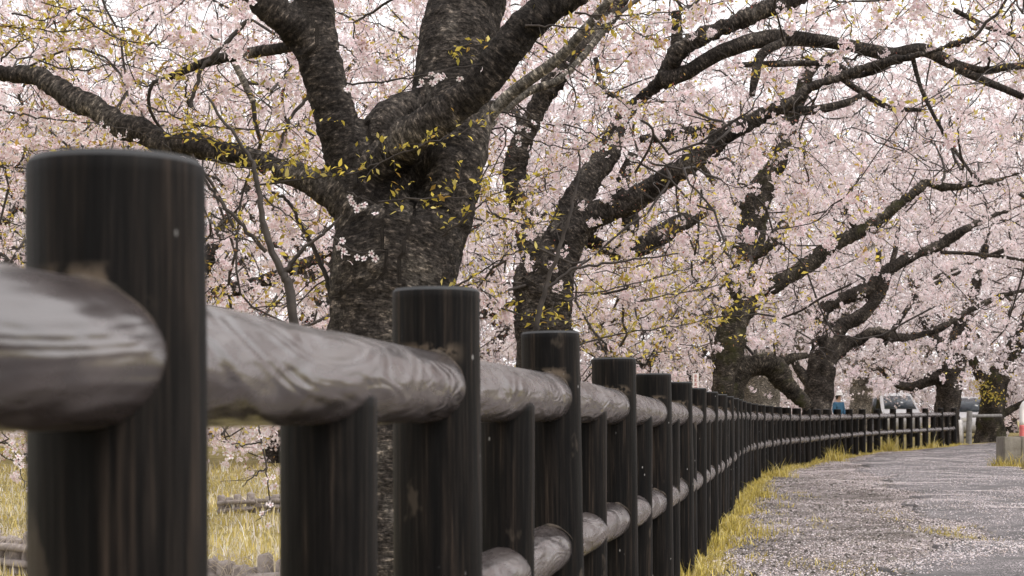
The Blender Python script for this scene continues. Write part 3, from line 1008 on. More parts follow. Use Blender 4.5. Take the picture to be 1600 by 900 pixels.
# ------------------------------------------------------------------ tree 1: the big tree right behind the fence
Y1 = 9.0
b1 = at(600, HZ, Y1); b1[2] = float(ground_z(b1[0], Y1)) - 0.02
t1 = Tree('cherry_tree', 'thick dark trunked cherry tree with forked stems nearest behind the fence', b1, 11, 'cherry trees along the fence', M_bark1)
t1.trunk([
    rows([(600, 985, 300), (601, 940, 235), (603, 860, 205), (606, 700, 190), (608, 560, 182), (610, 470, 184), (622, 400, 194), (632, 340, 180)], Y1),
    rows([(602, 430, 130), (575, 345, 104), (548, 260, 78), (526, 180, 72), (502, 100, 68), (490, 50, 70), (487, -40, 58), (478, -220, 46)], Y1),
    rows([(640, 430, 140), (668, 350, 124), (698, 270, 112), (715, 205, 104, .1), (706, 140, 122, .25), (716, 60, 124, .35), (748, -60, 112, .45), (800, -280, 92, .5)], Y1),
    rows([(598, 320, 90, .05), (596, 250, 84, .1), (606, 205, 84, .12), (632, 180, 74, .15), (668, 182, 60, .2)], Y1),
    rows([(585, 275, 50, -.05), (625, 222, 60, -.22), (662, 200, 60, -.32), (712, 165, 57, -.4), (765, 115, 56, -.45), (814, 50, 58, -.5), (855, 15, 52, -.5), (905, -15, 46, -.5), (1010, -90, 36, -.6)], Y1),
    rows([(585, 345, 70), (515, 300, 50), (470, 276, 44, .05), (440, 268, 38, .1), (390, 246, 34, .15), (340, 240, 36, .2), (300, 226, 40, .25), (260, 226, 38, .3), (225, 205, 40, .35), (190, 195, 40, .4), (150, 168, 36, .45), (120, 158, 38, .5), (60, 122, 32, .6), (0, 112, 28, .7), (-140, 60, 20, .8)], Y1),
    rows([(492, 80, 50), (462, 45, 52, -.05), (425, 12, 46, -.1), (380, -30, 40, -.1), (290, -100, 30, 0)], Y1),
], 0.0235, 0.07, 0.014, [(at(652, 285, 8.82), (.075, .16, .16), .22), (at(640, 235, 8.9), (.05, .12, .06), .12)])
t1.limb(rows([(470, 70, 18), (385, 84, 17, .4), (320, 98, 15, .5), (262, 122, 10, .6)], Y1), 8)
t1.limb(rows([(735, 215, 22, .2), (800, 145, 19, .1), (868, 95, 17, 0), (915, 45, 15, -.1), (960, -10, 13, -.2)], Y1), 8, bark=M_bark4)
t1.limb(rows([(730, 230, 16, .4), (815, 150, 14, .5), (880, 120, 12, .5), (950, 40, 10, .5)], Y1), 8, bark=M_bark4)
t1.limb(rows([(350, 72, 9, 1.4), (372, 110, 11, 1.4), (396, 160, 10, 1.4)], Y1), 7, bark=M_bark4)
# upright young shoots standing between trunk and fence
SHOOTS = [
    ([(468, 560, 17), (452, 450, 15), (440, 425, 14), (415, 365, 11), (401, 285, 9), (386, 240, 7), (322, 150, 4)], -1.1),
    ([(445, 425, 8), (470, 392, 7), (505, 365, 6), (535, 335, 3)], -1.1),
    ([(520, 470, 9), (505, 420, 9), (475, 360, 8), (450, 315, 6), (425, 300, 4)], .3),
    ([(415, 392, 7), (362, 335, 7), (326, 290, 6), (300, 240, 4)], -.6),
    ([(392, 28, 8), (348, 72, 8), (318, 105, 8), (296, 168, 6)], -.3),
    ([(482, 150, 6), (452, 188, 6), (436, 235, 4)], -.2),
    ([(835, 520, 9), (855, 440, 8), (876, 385, 7), (900, 290, 4), (905, 240, 3)], -.6),
    ([(850, 455, 6), (900, 420, 5), (990, 405, 4), (1060, 396, 2)], -.6),
]
shoot_P = []
for pts, dy in SHOOTS:
    r = rows(pts, Y1 + dy)
    P = t1.sprig([q[:3] for q in r], r[0][3], max(r[-1][3], 0.002), 7)
    shoot_P.append(P)
# leafy and flowering sprigs that hang in front of the trunk
SPRIGS = {
    'leaf': [
        [(395, 290, -.7), (480, 279, -.75), (550, 271, -.8), (600, 250, -.85), (660, 228, -.85), (715, 207, -.8), (748, 196, -.8)],
        [(590, 316, -.75), (650, 310, -.8), (720, 309, -.8), (752, 306, -.8)],
        [(300, 195, -.5), (360, 200, -.5), (430, 205, -.55), (500, 190, -.6)],
        [(296, 168, -.3), (290, 130, -.4), (302, 112, -.4)],
        [(250, 215, -.2), (320, 218, -.3), (400, 240, -.4), (480, 262, -.5)],
        [(0, 40, .2), (50, 45, .1), (100, 50, 0), (160, 40, 0)],
        [(0, 95, .2), (40, 62, .1), (75, 60, 0)],
        [(820, 40, -.6), (880, 42, -.6), (930, 45, -.6), (985, 35, -.6)],
        [(690, 370, -.6), (740, 330, -.7), (780, 300, -.7), (840, 290, -.7)],
        [(700, 455, -.4), (760, 420, -.5), (800, 395, -.6), (835, 392, -.6)],
        [(690, 80, -.6), (740, 70, -.6), (775, 78, -.6)],
        [(330, 250, -.6), (390, 262, -.7), (440, 250, -.7), (480, 235, -.7)],
        [(120, 20, 0), (180, 60, -.1), (240, 70, -.2), (300, 95, -.3)],
        [(20, 20, .1), (70, 30, 0), (130, 10, -.1)], [(60, 95, .1), (120, 110, 0), (190, 100, -.1), (250, 120, -.2)],
        [(230, 165, -.2), (290, 190, -.3), (350, 225, -.4)], [(400, 300, -.8), (440, 330, -.8), (470, 350, -.8)],
        [(330, 330, -.6), (370, 370, -.6), (400, 380, -.6)], [(690, 300, -.5), (730, 285, -.5), (790, 270, -.4)],
        [(880, 470, 1), (960, 450, 1.2), (1040, 430, 1.4), (1120, 405, 1.6)], [(900, 540, 1), (980, 520, 1.2), (1080, 505, 1.5), (1180, 480, 2), (1240, 465, 2)],
        [(780, 480, .6), (850, 500, .8), (920, 500, 1)], [(930, 580, 1), (1000, 560, 1.2), (1060, 545, 1.4)],
        [(760, 330, .2), (820, 350, .3), (880, 340, .4)], [(1000, 470, 1.2), (1080, 455, 1.5), (1160, 440, 1.8)],
    ],
    'bloom': [
        [(540, 131, -.6), (625, 125, -.65), (680, 112, -.7), (752, 100, -.7)],
        [(520, 60, -.4), (545, 80, -.45), (560, 95, -.5)],
        [(545, 300, -.7), (565, 310, -.75), (585, 318, -.8)],
        [(0, 172, .1), (50, 182, 0), (115, 190, -.1), (200, 202, -.2), (250, 220, -.2)],
        [(770, 170, .3), (830, 190, .2), (900, 200, .1), (960, 225, 0), (1000, 235, 0)],
        [(830, 60, .3), (900, 110, .3), (960, 150, .2), (1000, 190, .2)],
        [(780, 195, .3), (850, 225, .3), (920, 235, .2)],
        [(520, 370, -.5), (560, 395, -.6), (600, 390, -.6)],
        [(392, 600, -.3), (408, 680, -.35), (417, 740, -.4), (420, 790, -.4), (400, 815, -.45)],
        [(416, 730, -.4), (395, 745, -.45), (378, 760, -.5)],
        [(410, 690, -.4), (380, 695, -.4), (350, 690, -.4)],
        [(0, 690, -.2), (20, 700, -.3), (38, 760, -.3)],
        [(900, 20, -.3), (960, 25, -.3), (1030, 20, -.3), (1080, 15, -.3)],
        [(330, 55, -.5), (380, 90, -.5), (440, 110, -.5)],
        [(640, 60, -.6), (600, 40, -.6), (560, 30, -.6)],
    ],
}

def leaf_mesh(name, seed):
    n = 6
    t = np.linspace(0, 1, n)
    w = 0.25*np.sin(math.pi*np.clip(t, 0, 1)**0.8)*(1-0.25*t)
    w[-1] = 0.0; w[0] = 0.012
    z = -0.22*t*t + 0.03*np.sin(seed+5*t)
    V = []
    for i in range(n):
        V += [(t[i], -w[i], z[i]+0.22*w[i]), (t[i], 0, z[i]), (t[i], w[i], z[i]+0.22*w[i])]
    F = []
    for i in range(n-1):
        a = i*3; b = a+3
        F += [(a, b, b+1, a+1), (a+1, b+1, b+2, a+2)]
    rg = np.random.default_rng(int(seed*10))
    C = np.array(LEAF_COLS)[rg.integers(0, len(LEAF_COLS))]*rg.uniform(0.9, 1.15)
    me = make_mesh(name, np.array(V), [np.array(F)], True, {'col': np.clip(np.tile(C, (len(V), 1)), 0, .8)})
    me.materials.append(M_leaf)
    return me
def flower_mesh(name, seed):
    rg = np.random.default_rng(seed)
    V, F, A = [], [], []
    c0 = np.array([0.55, 0.26, 0.29]); c1 = PINK_OUT*rg.uniform(0.96, 1.03)
    for k in range(5):
        a = 2*math.pi*k/5 + rg.normal(0, .08); ca, sa = math.cos(a), math.sin(a)
        n = len(V); up = rg.uniform(0.1, 0.35)
        for (u, w, h, c) in [(0.04, 0, 0, 0), (0.45, -0.26, .5*up, .75), (0.45, 0.26, .5*up, .75), (0.85, -0.30, up, 1), (0.80, 0, up*.9, 1), (0.85, 0.30, up, 1), (0.98, -0.13, up, 1), (0.98, 0.13, up, 1)]:
            V.append((u*ca-w*sa, u*sa+w*ca, h)); A.append(c0*(1-c)+c1*c)
        F += [(n, n+1, n+2), (n+1, n+3, n+4), (n+1, n+4, n+2), (n+2, n+4, n+5), (n+3, n+6, n+4), (n+4, n+7, n+5)]
    me = make_mesh(name, np.array(V), [np.array(F)], True, {'col': np.clip(np.array(A), 0, .9)})
    me.materials.append(M_petal)
    return me
leaf_ms = [leaf_mesh('leaf', s) for s in (0.3, 1.1, 2.2, 3.4, 4.6, 5.1, 6.3, 7.7)]
flow_ms = [flower_mesh('blossom', s) for s in range(6)]

def place(me, name, pos, R, s, parent, base):
    o = bpy.data.objects.new(name, me)
    COL.objects.link(o)
    o.parent = parent
    m = Matrix(((R[0][0], R[1][0], R[2][0], 0), (R[0][1], R[1][1], R[2][1], 0), (R[0][2], R[1][2], R[2][2], 0), (0, 0, 0, 1)))
    o.matrix_basis = Matrix.Translation(Vector(pos - base)) @ m @ Matrix.Scale(s, 4)
    return o

rg1 = np.random.default_rng(5)
leaf_pts, flow_pts = [], []
for kind, sprs in SPRIGS.items():
    for spt in sprs:
        P = [at(p[0], p[1], Y1 + p[2]) for p in spt]
        Q = t1.sprig(P, 0.0062, 0.0022, 6)
        s = np.concatenate([[0], np.cumsum(np.linalg.norm(np.diff(Q, axis=0), axis=1))])
        T = unit(np.gradient(Q, axis=0))
        step = 0.042 if kind == 'leaf' else 0.028
        for u in np.arange(0.03, s[-1], step):
            p = np.array([np.interp(u, s, Q[:, k]) for k in range(3)])
            d = np.array([np.interp(u, s, T[:, k]) for k in range(3)])
            (leaf_pts if kind == 'leaf' else flow_pts).append((p, d))
leaf_n = 0
xl_pos, xl_x = [], []
for i in rg1.permutation(len(leaf_pts)):
    p, d = leaf_pts[i]
    side = unit(rg1.normal(0, 1, 3)*np.array([1, .6, .8]) + np.array([0, -.1, .35]) + 0.5*d)
    Ls = rg1.uniform(0.03, 0.15)
    P = np.stack([p, p + side*Ls*.55 + np.array([0, 0, .01]), p + side*Ls + np.array([0, 0, -.004])])
    V, F, F3, _ = tube(P, np.array([.0022, .0018, .0012]), 3, caps=False)
    t1.twigs.add(V, F)
    for u in np.linspace(.25, 1.0, rg1.integers(3, 6)):
        x = unit(side*rg1.uniform(0.2, 1.0) + rg1.normal(0, 0.7, 3) + np.array([0, 0, 0.1]))
        q_ = p + side*Ls*u + rg1.normal(0, .006, 3)
        if leaf_n < 300 and u > .5:
            y = unit(np.cross(np.array([0, 0, 1.0]) + rg1.normal(0, .5, 3), x)); z = np.cross(x, y)
            place(leaf_ms[rg1.integers(0, 8)], 'leaf', q_, [x, y, z], rg1.uniform(0.028, 0.056), t1.root, t1.base)
            leaf_n += 1
        else:
            xl_pos.append(q_); xl_x.append(x)
xl_pos = np.array(xl_pos); xl_x = np.array(xl_x); n = len(xl_pos)
yy = unit(np.cross(np.array([0, 0, 1.0]) + rg1.normal(0, .5, (n, 3)), xl_x))
V, F, A = scatter_template(LEAF_T, xl_pos, np.stack([xl_x, yy, np.cross(xl_x, yy)], 1), rg1.uniform(.022, .05, n), solid_cols(rg1, LEAF_COLS))
ac = Acc(); ac.add(V, None, F, A)
ob = link('sprig_leaves', ac.mesh('sprig_leaves', False, 'col', t1.base), M_leaf, t1.root); ob['kind'] = 'stuff'
flow_n = 0
for i in rg1.permutation(len(flow_pts)):
    p, d = flow_pts[i]
    for _ in range(rg1.integers(1, 4)):
        if flow_n >= 300: break
        z = unit(rg1.normal(0, 1, 3) + np.array([0.1, -0.6, -0.3]))
        x = unit(np.cross(z, rg1.normal(0, 1, 3))); y = np.cross(z, x)
        place(flow_ms[rg1.integers(0, 6)], 'blossom', p + rg1.normal(0, .022, 3) - np.array([0, 0, .03]), [x, y, z], rg1.uniform(0.017, 0.022), t1.root, t1.base)
        flow_n += 1

def t1_keep(P):
    px, py = topx(P)
    bad = (P[:, 1] < 9.35) & (px > 470) & (px < 800) & (py > -50)
    bad |= (P[:, 1] < 9.5) & (px < 480) & (np.sin(px*0.045)*np.sin(P[:, 1]*9) < 0.05) & (np.abs(py - np.interp(px, [0, 60, 120, 190, 260, 340, 440, 520], [112, 122, 155, 195, 225, 238, 268, 300])) < 32)
    bad |= (P[:, 1] < 6.6)
    return ~bad & clear(P)

def t1_leafy(P):
    px, py = topx(P)
    a = (px > 190) & (px < 540) & (py > 120) & (py < 330) & (P[:, 1] < 10.4)
    b = (px < 150) & (py < 130) & (P[:, 1] < 11)
    c = (px > 690) & (px < 860) & (py > 240) & (py < 420) & (P[:, 1] < 11)
    d = (px > 320) & (px < 540) & (py > 330) & (py < 480) & (P[:, 1] < 10)
    return a | b | c | d

def filt(P, f):
    return P[f(P)]
rg = t1.rng
big = np.concatenate([dome(rg, 40, (-2.8, 11.2, 3.2), (4.4, 2.2, 2.6), 1.0), dome(rg, 26, (1.2, 10.8, 3.5), (2.4, 1.8, 2.0), 1.6)])
t1.grow(filt(big, t1_keep), 0.022, 0.008, 8, 6, cap=3.0)
mid = np.concatenate([dome(rg, 420, (-2.8, 11.0, 3.0), (4.6, 2.8, 2.6), 0.9), dome(rg, 150, (1.2, 10.6, 3.4), (2.6, 2.0, 2.0), 1.5)])
t1.grow(filt(mid, t1_keep), 0.008, 0.004, 7, 3, tip_from=0.5, cap=2.0)
sml = np.concatenate([dome(rg, 2300, (-2.9, 10.8, 2.9), (4.7, 3.1, 2.6), 0.6), dome(rg, 560, (1.0, 10.6, 3.4), (2.7, 2.1, 2.0), 1.5)])
t1.grow(filt(sml, t1_keep), 0.0042, 0.0018, 6, 3, tip_from=0.15, cap=1.3)
t1.blossom(0, 0.10, 4.9, 0.042, 0.0215, leaf=0.75, bud=1.1, leafsize=0.045, keep=t1_keep, leaf_where=t1_leafy)
t1.finish()

# ------------------------------------------------------------------ tree 2
Y2 = 18.0
b2 = at(848, HZ, Y2); b2[2] = float(ground_z(b2[0], Y2)) - 0.02
t2 = Tree('cherry_tree', 'dark cherry trunk second from the near end, its long limb reaching over the path', b2, 22, 'cherry trees along the fence', M_bark1)
t2.trunk([
    rows([(846, 830, 140), (848, 790, 112), (849, 640, 90), (850, 500, 86), (852, 430, 90), (856, 390, 74)], Y2),
    rows([(858, 430, 66), (882, 380, 58), (918, 343, 48), (952, 330, 42, -.1), (990, 312, 38, -.2), (1030, 284, 36, -.3), (1060, 268, 35, -.4), (1105, 238, 33, -.5), (1128, 214, 31, -.55), (1152, 202, 28, -.6), (1205, 172, 22, -.7), (1240, 158, 20, -.75), (1265, 137, 18, -.8), (1335, 112, 15, -.9), (1395, 95, 13, -1), (1445, 84, 12, -1.1), (1520, 60, 8, -1.2)], Y2),
    rows([(862, 420, 58), (890, 340, 48, .1), (918, 285, 44, .2), (950, 240, 36, .3), (972, 185, 24, .5), (1022, 135, 22, .4), (1040, 118, 26, .3), (1058, 86, 32, .1), (1095, 58, 30, 0), (1130, 44, 27), (1170, 25, 28, 0), (1245, -5, 25, 0), (1330, -50, 18, 0)], Y2),
    rows([(842, 430, 52), (822, 350, 42), (806, 265, 34), (836, 172, 34, -.1), (880, 108, 32, -.2), (940, 40, 28, -.2), (990, -40, 24, -.2)], Y2),
], 0.030, 0.10, 0.024)
t2.limb(rows([(1035, 125, 30, .2), (1075, 112, 24, .1), (1125, 82, 25), (1200, 60, 25), (1265, 62, 22), (1330, 72, 20, -.1), (1395, 85, 22, -.2), (1440, 78, 20, -.3), (1482, 96, 19, -.3), (1520, 118, 14, -.3), (1600, 152, 10, -.4)], Y2))
t2.limb(rows([(1000, 218, 12, .2), (1045, 212, 20, .2), (1120, 201, 18, 0), (1160, 192, 14, -.3)], Y2), 8)
t2.limb(rows([(1055, 92, 20, .1), (1058, 55, 18, .1), (1056, 18, 15, .1)], Y2), 8)
t2.limb(rows([(905, 365, 22), (965, 398, 28, .4), (1010, 380, 32, .6), (1066, 348, 28, .8), (1110, 330, 8, .9)], Y2), 10)
t2.limb(rows([(965, 400, 26, .3), (985, 350, 30, .3), (972, 290, 22, .3), (990, 240, 16, .3)], Y2), 9)
t2.limb(rows([(1175, 150, 10, -.5), (1180, 120, 14, -.5), (1190, 85, 15, -.4), (1225, 65, 14, -.3)], Y2), 8)
t2.limb(rows([(1205, 172, 14, -.7), (1270, 172, 14, -.6), (1330, 158, 11, -.5), (1350, 145, 8, -.5)], Y2), 8)
t2.limb(rows([(1390, 98, 12, -.9), (1340, 118, 9, -.6), (1300, 100, 9, -.4), (1210, 100, 11, -.2), (1150, 102, 8, -.1)], Y2), 7)
t2.limb(rows([(1290, 105, 8, -.6), (1340, 140, 10, -.4), (1390, 168, 9, -.2), (1440, 172, 6, 0)], Y2), 7)
t2.limb(rows([(1425, 85, 8, -1), (1440, 140, 7, -1), (1470, 200, 6, -1), (1510, 260, 5, -1), (1530, 285, 3, -1)], Y2), 6)
t2.limb(rows([(1470, 92, 14, -.3), (1530, 110, 13, -.3), (1575, 105, 12, -.3), (1640, 100, 9, -.4)], Y2), 7)
t2.limb(rows([(1490, 15, 7, -.3), (1550, 45, 8, -.3), (1610, 60, 6, -.3)], Y2), 6)
t2.limb(rows([(930, 90, 8, -1.5), (945, 140, 8, -1.5), (985, 165, 7, -1.5), (990, 210, 3, -1.5)], Y2), 6)

def t2_keep(P):
    return (P[:, 1] > 13.5) & clear(P)
rg = t2.rng
def mk(n):
    return np.concatenate([dome(rg, int(n*.62), (2.4, 18.8, 4.2), (5.6, 3.8, 3.9), 0.8), dome(rg, int(n*.28), (1.4, 16.2, 2.6), (1.9, 1.9, 1.5), 1.0), dome(rg, int(n*.10), (5.4, 17.4, 5.0), (1.8, 1.6, 1.6), 1.5)])
t2.grow(filt(mk(70), t2_keep), 0.03, 0.012, 8, 6, cap=4)
t2.grow(filt(mk(480), t2_keep), 0.011, 0.005, 7, 4, tip_from=0.5, cap=2.5)
t2.grow(filt(mk(2300), t2_keep), 0.0055, 0.0025, 6, 3, tip_from=0.15, cap=1.5, draw=0.85)
def t2_leafy(P):
    px, py = topx(P)
    return (px > 690) & (px < 1260) & (py > 330) & (py < 640) & (P[:, 1] < 18.6) & (wob(P, 1.3, 4) > -0.25)
t2.blossom(1, 0.095, 4.8, 0.058, 0.0225, leaf=0.22, bud=0.55, leafsize=0.050, keep=t2_keep, leaf_where=t2_leafy)
t2.finish()

# ------------------------------------------------------------------ the row further down the fence
def row_tree(px, Y, seed, label, stems, limbs, crown, counts, lod, size, voxel=0.05, bark=None, zmin=1.5, spacing=0.13, per=4.0, spread=0.075,
             leaf=0.02, keep=None, warm=0.0, group='cherry trees along the fence', name='cherry_tree', bud=0.4, draw=1.0, leaf_where=None):
    b = at(px, HZ, Y); b[2] = float(ground_z(b[0], Y)) - 0.02
    t = Tree(name, label, b, seed, group, bark)
    t.trunk([rows(s, Y) for s in stems], voxel, 0.12, 0.03)
    for l in limbs:
        t.limb(rows(l, Y), 9, 0.12)
    rg = t.rng
    def pts(n):
        out = [dome(rg, max(1, int(n*w)), c, r, zmin) for (c, r, w) in crown]
        P = np.concatenate(out)
        return P[keep(P)] if keep else P
    t.grow(pts(counts[0]), 0.04, 0.016, 7, 5, cap=7)
    t.grow(pts(counts[1]), 0.014, 0.007, 6, 4, tip_from=0.4, cap=4)
    t.grow(pts(counts[2]), 0.007, 0.0035, 5, 3, tip_from=0.1, cap=2.5, draw=draw)
    t.blossom(lod, spacing, per, spread, size, leaf=leaf, bud=bud, leafsize=0.07, keep=keep, warm=warm, leaf_where=leaf_where)
    t.finish()
    return t

def near_line(px, py, xs, ys, w):
    return (np.abs(py - np.interp(px, xs, ys)) < w) & (px > xs[0]) & (px < xs[-1])
keep3 = keep4 = clear
row_tree(1138, 28.0, 33, 'gnarled cherry tree with a low arched mossy limb behind the bend of the fence',
    [[(1134, 735, 84), (1136, 690, 58), (1137, 620, 48), (1140, 540, 46), (1150, 480, 42), (1170, 375, 44), (1192, 295, 40), (1215, 250, 32), (1236, 190, 26), (1270, 90, 18)],
     [(1140, 625, 26), (1150, 596, 32), (1168, 576, 36), (1190, 570, 38), (1212, 577, 36), (1226, 597, 30), (1246, 618, 25), (1266, 640, 18)],
     [(1155, 500, 30), (1180, 462, 28), (1212, 446, 26), (1268, 410, 26), (1298, 386, 26), (1338, 364, 22), (1374, 344, 20), (1406, 318, 18), (1432, 298, 16), (1447, 286, 14), (1478, 292, 13), (1540, 285, 10), (1595, 270, 7)],
     [(1175, 375, 24), (1160, 400, 16, -.5), (1190, 395, 14, -.8), (1215, 365, 20, -.8), (1228, 345, 14, -.8)]],
    [[(1212, 578, 16), (1235, 560, 14), (1262, 555, 10)], [(1340, 362, 10), (1322, 330, 8), (1332, 300, 5)], [(1170, 330, 12), (1120, 290, 10), (1080, 230, 8), (1060, 180, 6)]],
    [((5.2, 29.2, 6.4), (6.4, 4.0, 5.4), .7), ((2.6, 28.6, 3.0), (2.6, 2.4, 1.8), .3)], (80, 520, 2400), 1, 0.030, 0.05, M_bark3, 1.0, 0.125, 3.6, 0.075, 0.03, keep3, draw=.6, leaf_where=lambda P: (topx(P)[0] > 1100) & (topx(P)[0] < 1250) & (topx(P)[1] > 440) & (topx(P)[1] < 495) & (P[:, 1] < 28))

row_tree(1275, 36.0, 44, 'cherry tree with three long rising limbs behind the middle of the far fence',
    [[(1275, 745, 74), (1276, 690, 54), (1277, 640, 46), (1281, 590, 44), (1290, 548, 42), (1300, 525, 34), (1318, 509, 26), (1342, 496, 22), (1366, 474, 18), (1379, 456, 15), (1390, 420, 10)],
     [(1285, 560, 30), (1282, 500, 24), (1300, 474, 22), (1350, 453, 22), (1390, 420, 20), (1430, 398, 19), (1470, 382, 17), (1510, 358, 14), (1550, 338, 10), (1600, 320, 7)],
     [(1290, 565, 26), (1322, 541, 20), (1345, 530, 18), (1366, 519, 18), (1406, 528, 14), (1454, 518, 13), (1490, 502, 12), (1518, 484, 11), (1566, 462, 10), (1610, 452, 8)]],
    [[(1372, 445, 12), (1373, 400, 9), (1375, 366, 7)], [(1392, 418, 10), (1400, 385, 8), (1404, 350, 6)], [(1470, 394, 6), (1540, 398, 6), (1610, 408, 5)],
     [(1265, 600, 20), (1250, 580, 16), (1240, 565, 12), (1225, 560, 8)], [(1430, 450, 5), (1480, 425, 6), (1530, 405, 5), (1580, 385, 4)],
     [(1380, 540, 8), (1420, 480, 8), (1450, 450, 7), (1500, 425, 5)]],
    [((9.0, 37.6, 6.6), (7.5, 5.0, 5.6), .8), ((7.0, 36.5, 3.4), (3.0, 2.5, 1.6), .2)], (80, 520, 2600), 2, 0.036, 0.06, M_bark2, 1.5, 0.13, 4.2, 0.085, 0.015, keep4, 0.05, draw=.45)
row_tree(1480, 50.0, 55, 'stout cherry trunk with a low drooping left limb at the far end of the fence',
    [[(1480, 712, 62), (1480, 685, 42), (1480, 640, 38), (1484, 595, 42), (1490, 565, 40), (1500, 525, 30), (1520, 460, 20), (1540, 380, 14)],
     [(1480, 600, 26), (1458, 590, 20), (1432, 603, 17), (1408, 602, 14), (1390, 592, 11), (1370, 572, 8)],
     [(1490, 575, 28), (1470, 540, 20), (1440, 490, 14), (1420, 430, 10)]],
    [], [((13.5, 50.5, 7.0), (7.5, 5.0, 6.0), .8), ((11.6, 50.0, 2.5), (3.2, 2.5, 1.4), .2)], (60, 420, 2000), 2, 0.045, 0.08, M_bark2, 1.15, 0.17, 4.2, 0.11, 0.01,
    clear, 0.04, draw=0.35)
row_tree(1549, 54.0, 66, 'leaning cherry trunk with yellow ivy shoots to the right of the fence end',
    [[(1550, 705, 74), (1549, 683, 48), (1548, 650, 42), (1555, 605, 38), (1567, 575, 34), (1592, 530, 24), (1622, 460, 18)],
     [(1550, 625, 26), (1538, 600, 20), (1526, 575, 17), (1512, 545, 14), (1500, 500, 10)]],
    [[(1560, 650, 14), (1585, 637, 11), (1612, 622, 8)]],
    [((18.5, 54.5, 7.6), (7.0, 5.0, 6.4), .8), ((17.0, 54.0, 2.8), (3.5, 2.5, 1.4), .2)], (60, 420, 1900), 2, 0.047, 0.08, M_bark3, 1.3, 0.17, 4.2, 0.11, 0.05,
    clear, 0.04, draw=0.35)

# ------------------------------------------------------------------ trees on the meadow to the left and behind
def back_tree(px, Y, seed, label, cr, zc, counts, lod, size, trunk_w, zmin, spacing, per, spread, bark=None, lean=0.0, fork=2.2, warm=0.0, leaf=0.02, group='cherry trees behind the row', cx=0.0, bud=0.4, draw=0.5):
    k = FPX/Y
    w = trunk_w*k
    g = float(ground_z(at(px, HZ, Y)[0], Y))
    py = lambda z: HZ - (z-EYE)*k
    s = np.random.default_rng(seed)
    stems = [[(px, py(g-0.4), w*1.7), (px, py(g+0.1), w*1.25), (px+lean*k*.4, py(g+0.9), w), (px+lean*k*.8, py(g+fork), w*.95), (px+lean*k, py(g+fork+.8), w*.6)]]
    for q in range(4):
        a = s.uniform(-1, 1); b_ = s.uniform(-1, 1)
        sg = (-1)**q
        stems.append([(px+lean*k*.8, py(g+fork*.8), w*.6), (px+lean*k+sg*k*.5, py(g+fork+.7+.3*a), w*.5, b_*.5), (px+lean*k+sg*k*(1.5+a*.4), py(g+fork+1.6+.7*b_), w*.35, b_*1.5), (px+lean*k+sg*k*(2.7+a), py(g+fork+2.6+b_), w*.22, b_*2.5), (px+lean*k+sg*k*(3.6+a), py(g+fork+3.6+b_), w*.12, b_*3)])
    b = at(px, HZ, Y)
    return row_tree(px, Y, seed, label, stems, [], [((b[0]+cx, Y, zc), cr, 0.72), ((b[0]+cx, Y-0.5, zmin+1.7), (cr[0]*0.95, cr[1]*0.9, 1.9), 0.28)], counts, lod, size, max(0.05, trunk_w*0.11), bark, zmin, spacing, per, spread, leaf, clear, warm, group, bud=bud, draw=draw)

back_tree(195, 20.0, 101, 'blossoming cherry tree behind the nearest post at the left', (5.0, 3.6, 4.0), 3.8, (60, 420, 2300), 1, 0.0275, 0.5, 0.0, 0.11, 3.8, 0.06, cx=-0.3, fork=1.7, leaf=0.05)
back_tree(-160, 25.0, 102, 'blossoming cherry tree beyond the left edge whose crown hangs into view', (5.5, 4.5, 4.6), 4.6, (50, 360, 1700), 2, 0.032, 0.5, 0.8, 0.13, 4, 0.08, cx=0.5)
back_tree(240, 37.0, 107, 'blossoming cherry tree standing farther back behind the nearest post', (6.5, 4.2, 6.4), 6.6, (60, 420, 1900), 2, 0.036, 0.5, 0.3, 0.14, 4.2, 0.09)
back_tree(585, 30.0, 103, 'blossoming cherry tree hidden behind the thick nearest trunk', (5.5, 4.2, 5.2), 5.0, (60, 420, 2200), 2, 0.033, 0.55, 0.6, 0.125, 4, 0.08)
back_tree(985, 44.0, 104, 'blossoming cherry tree between the second trunk and the gnarled trunk', (6.5, 4.5, 6.0), 6.2, (60, 420, 2100), 2, 0.041, 0.6, 1.0, 0.15, 4.2, 0.10)
back_tree(1190, 43.0, 105, 'pale grey broad trunk standing behind the arched mossy limb', (6.5, 4.5, 6.0), 6.8, (60, 400, 1900), 2, 0.041, 1.0, 2.2, 0.15, 4.2, 0.10, bark=M_bark4)
back_tree(1345, 58.0, 106, 'pale grey trunk standing behind the far fence beside the person', (7.5, 5.0, 7.0), 7.6, (60, 400, 1900), 2, 0.052, 0.8, 2.0, 0.18, 4.4, 0.13, bark=M_bark4, warm=0.1)
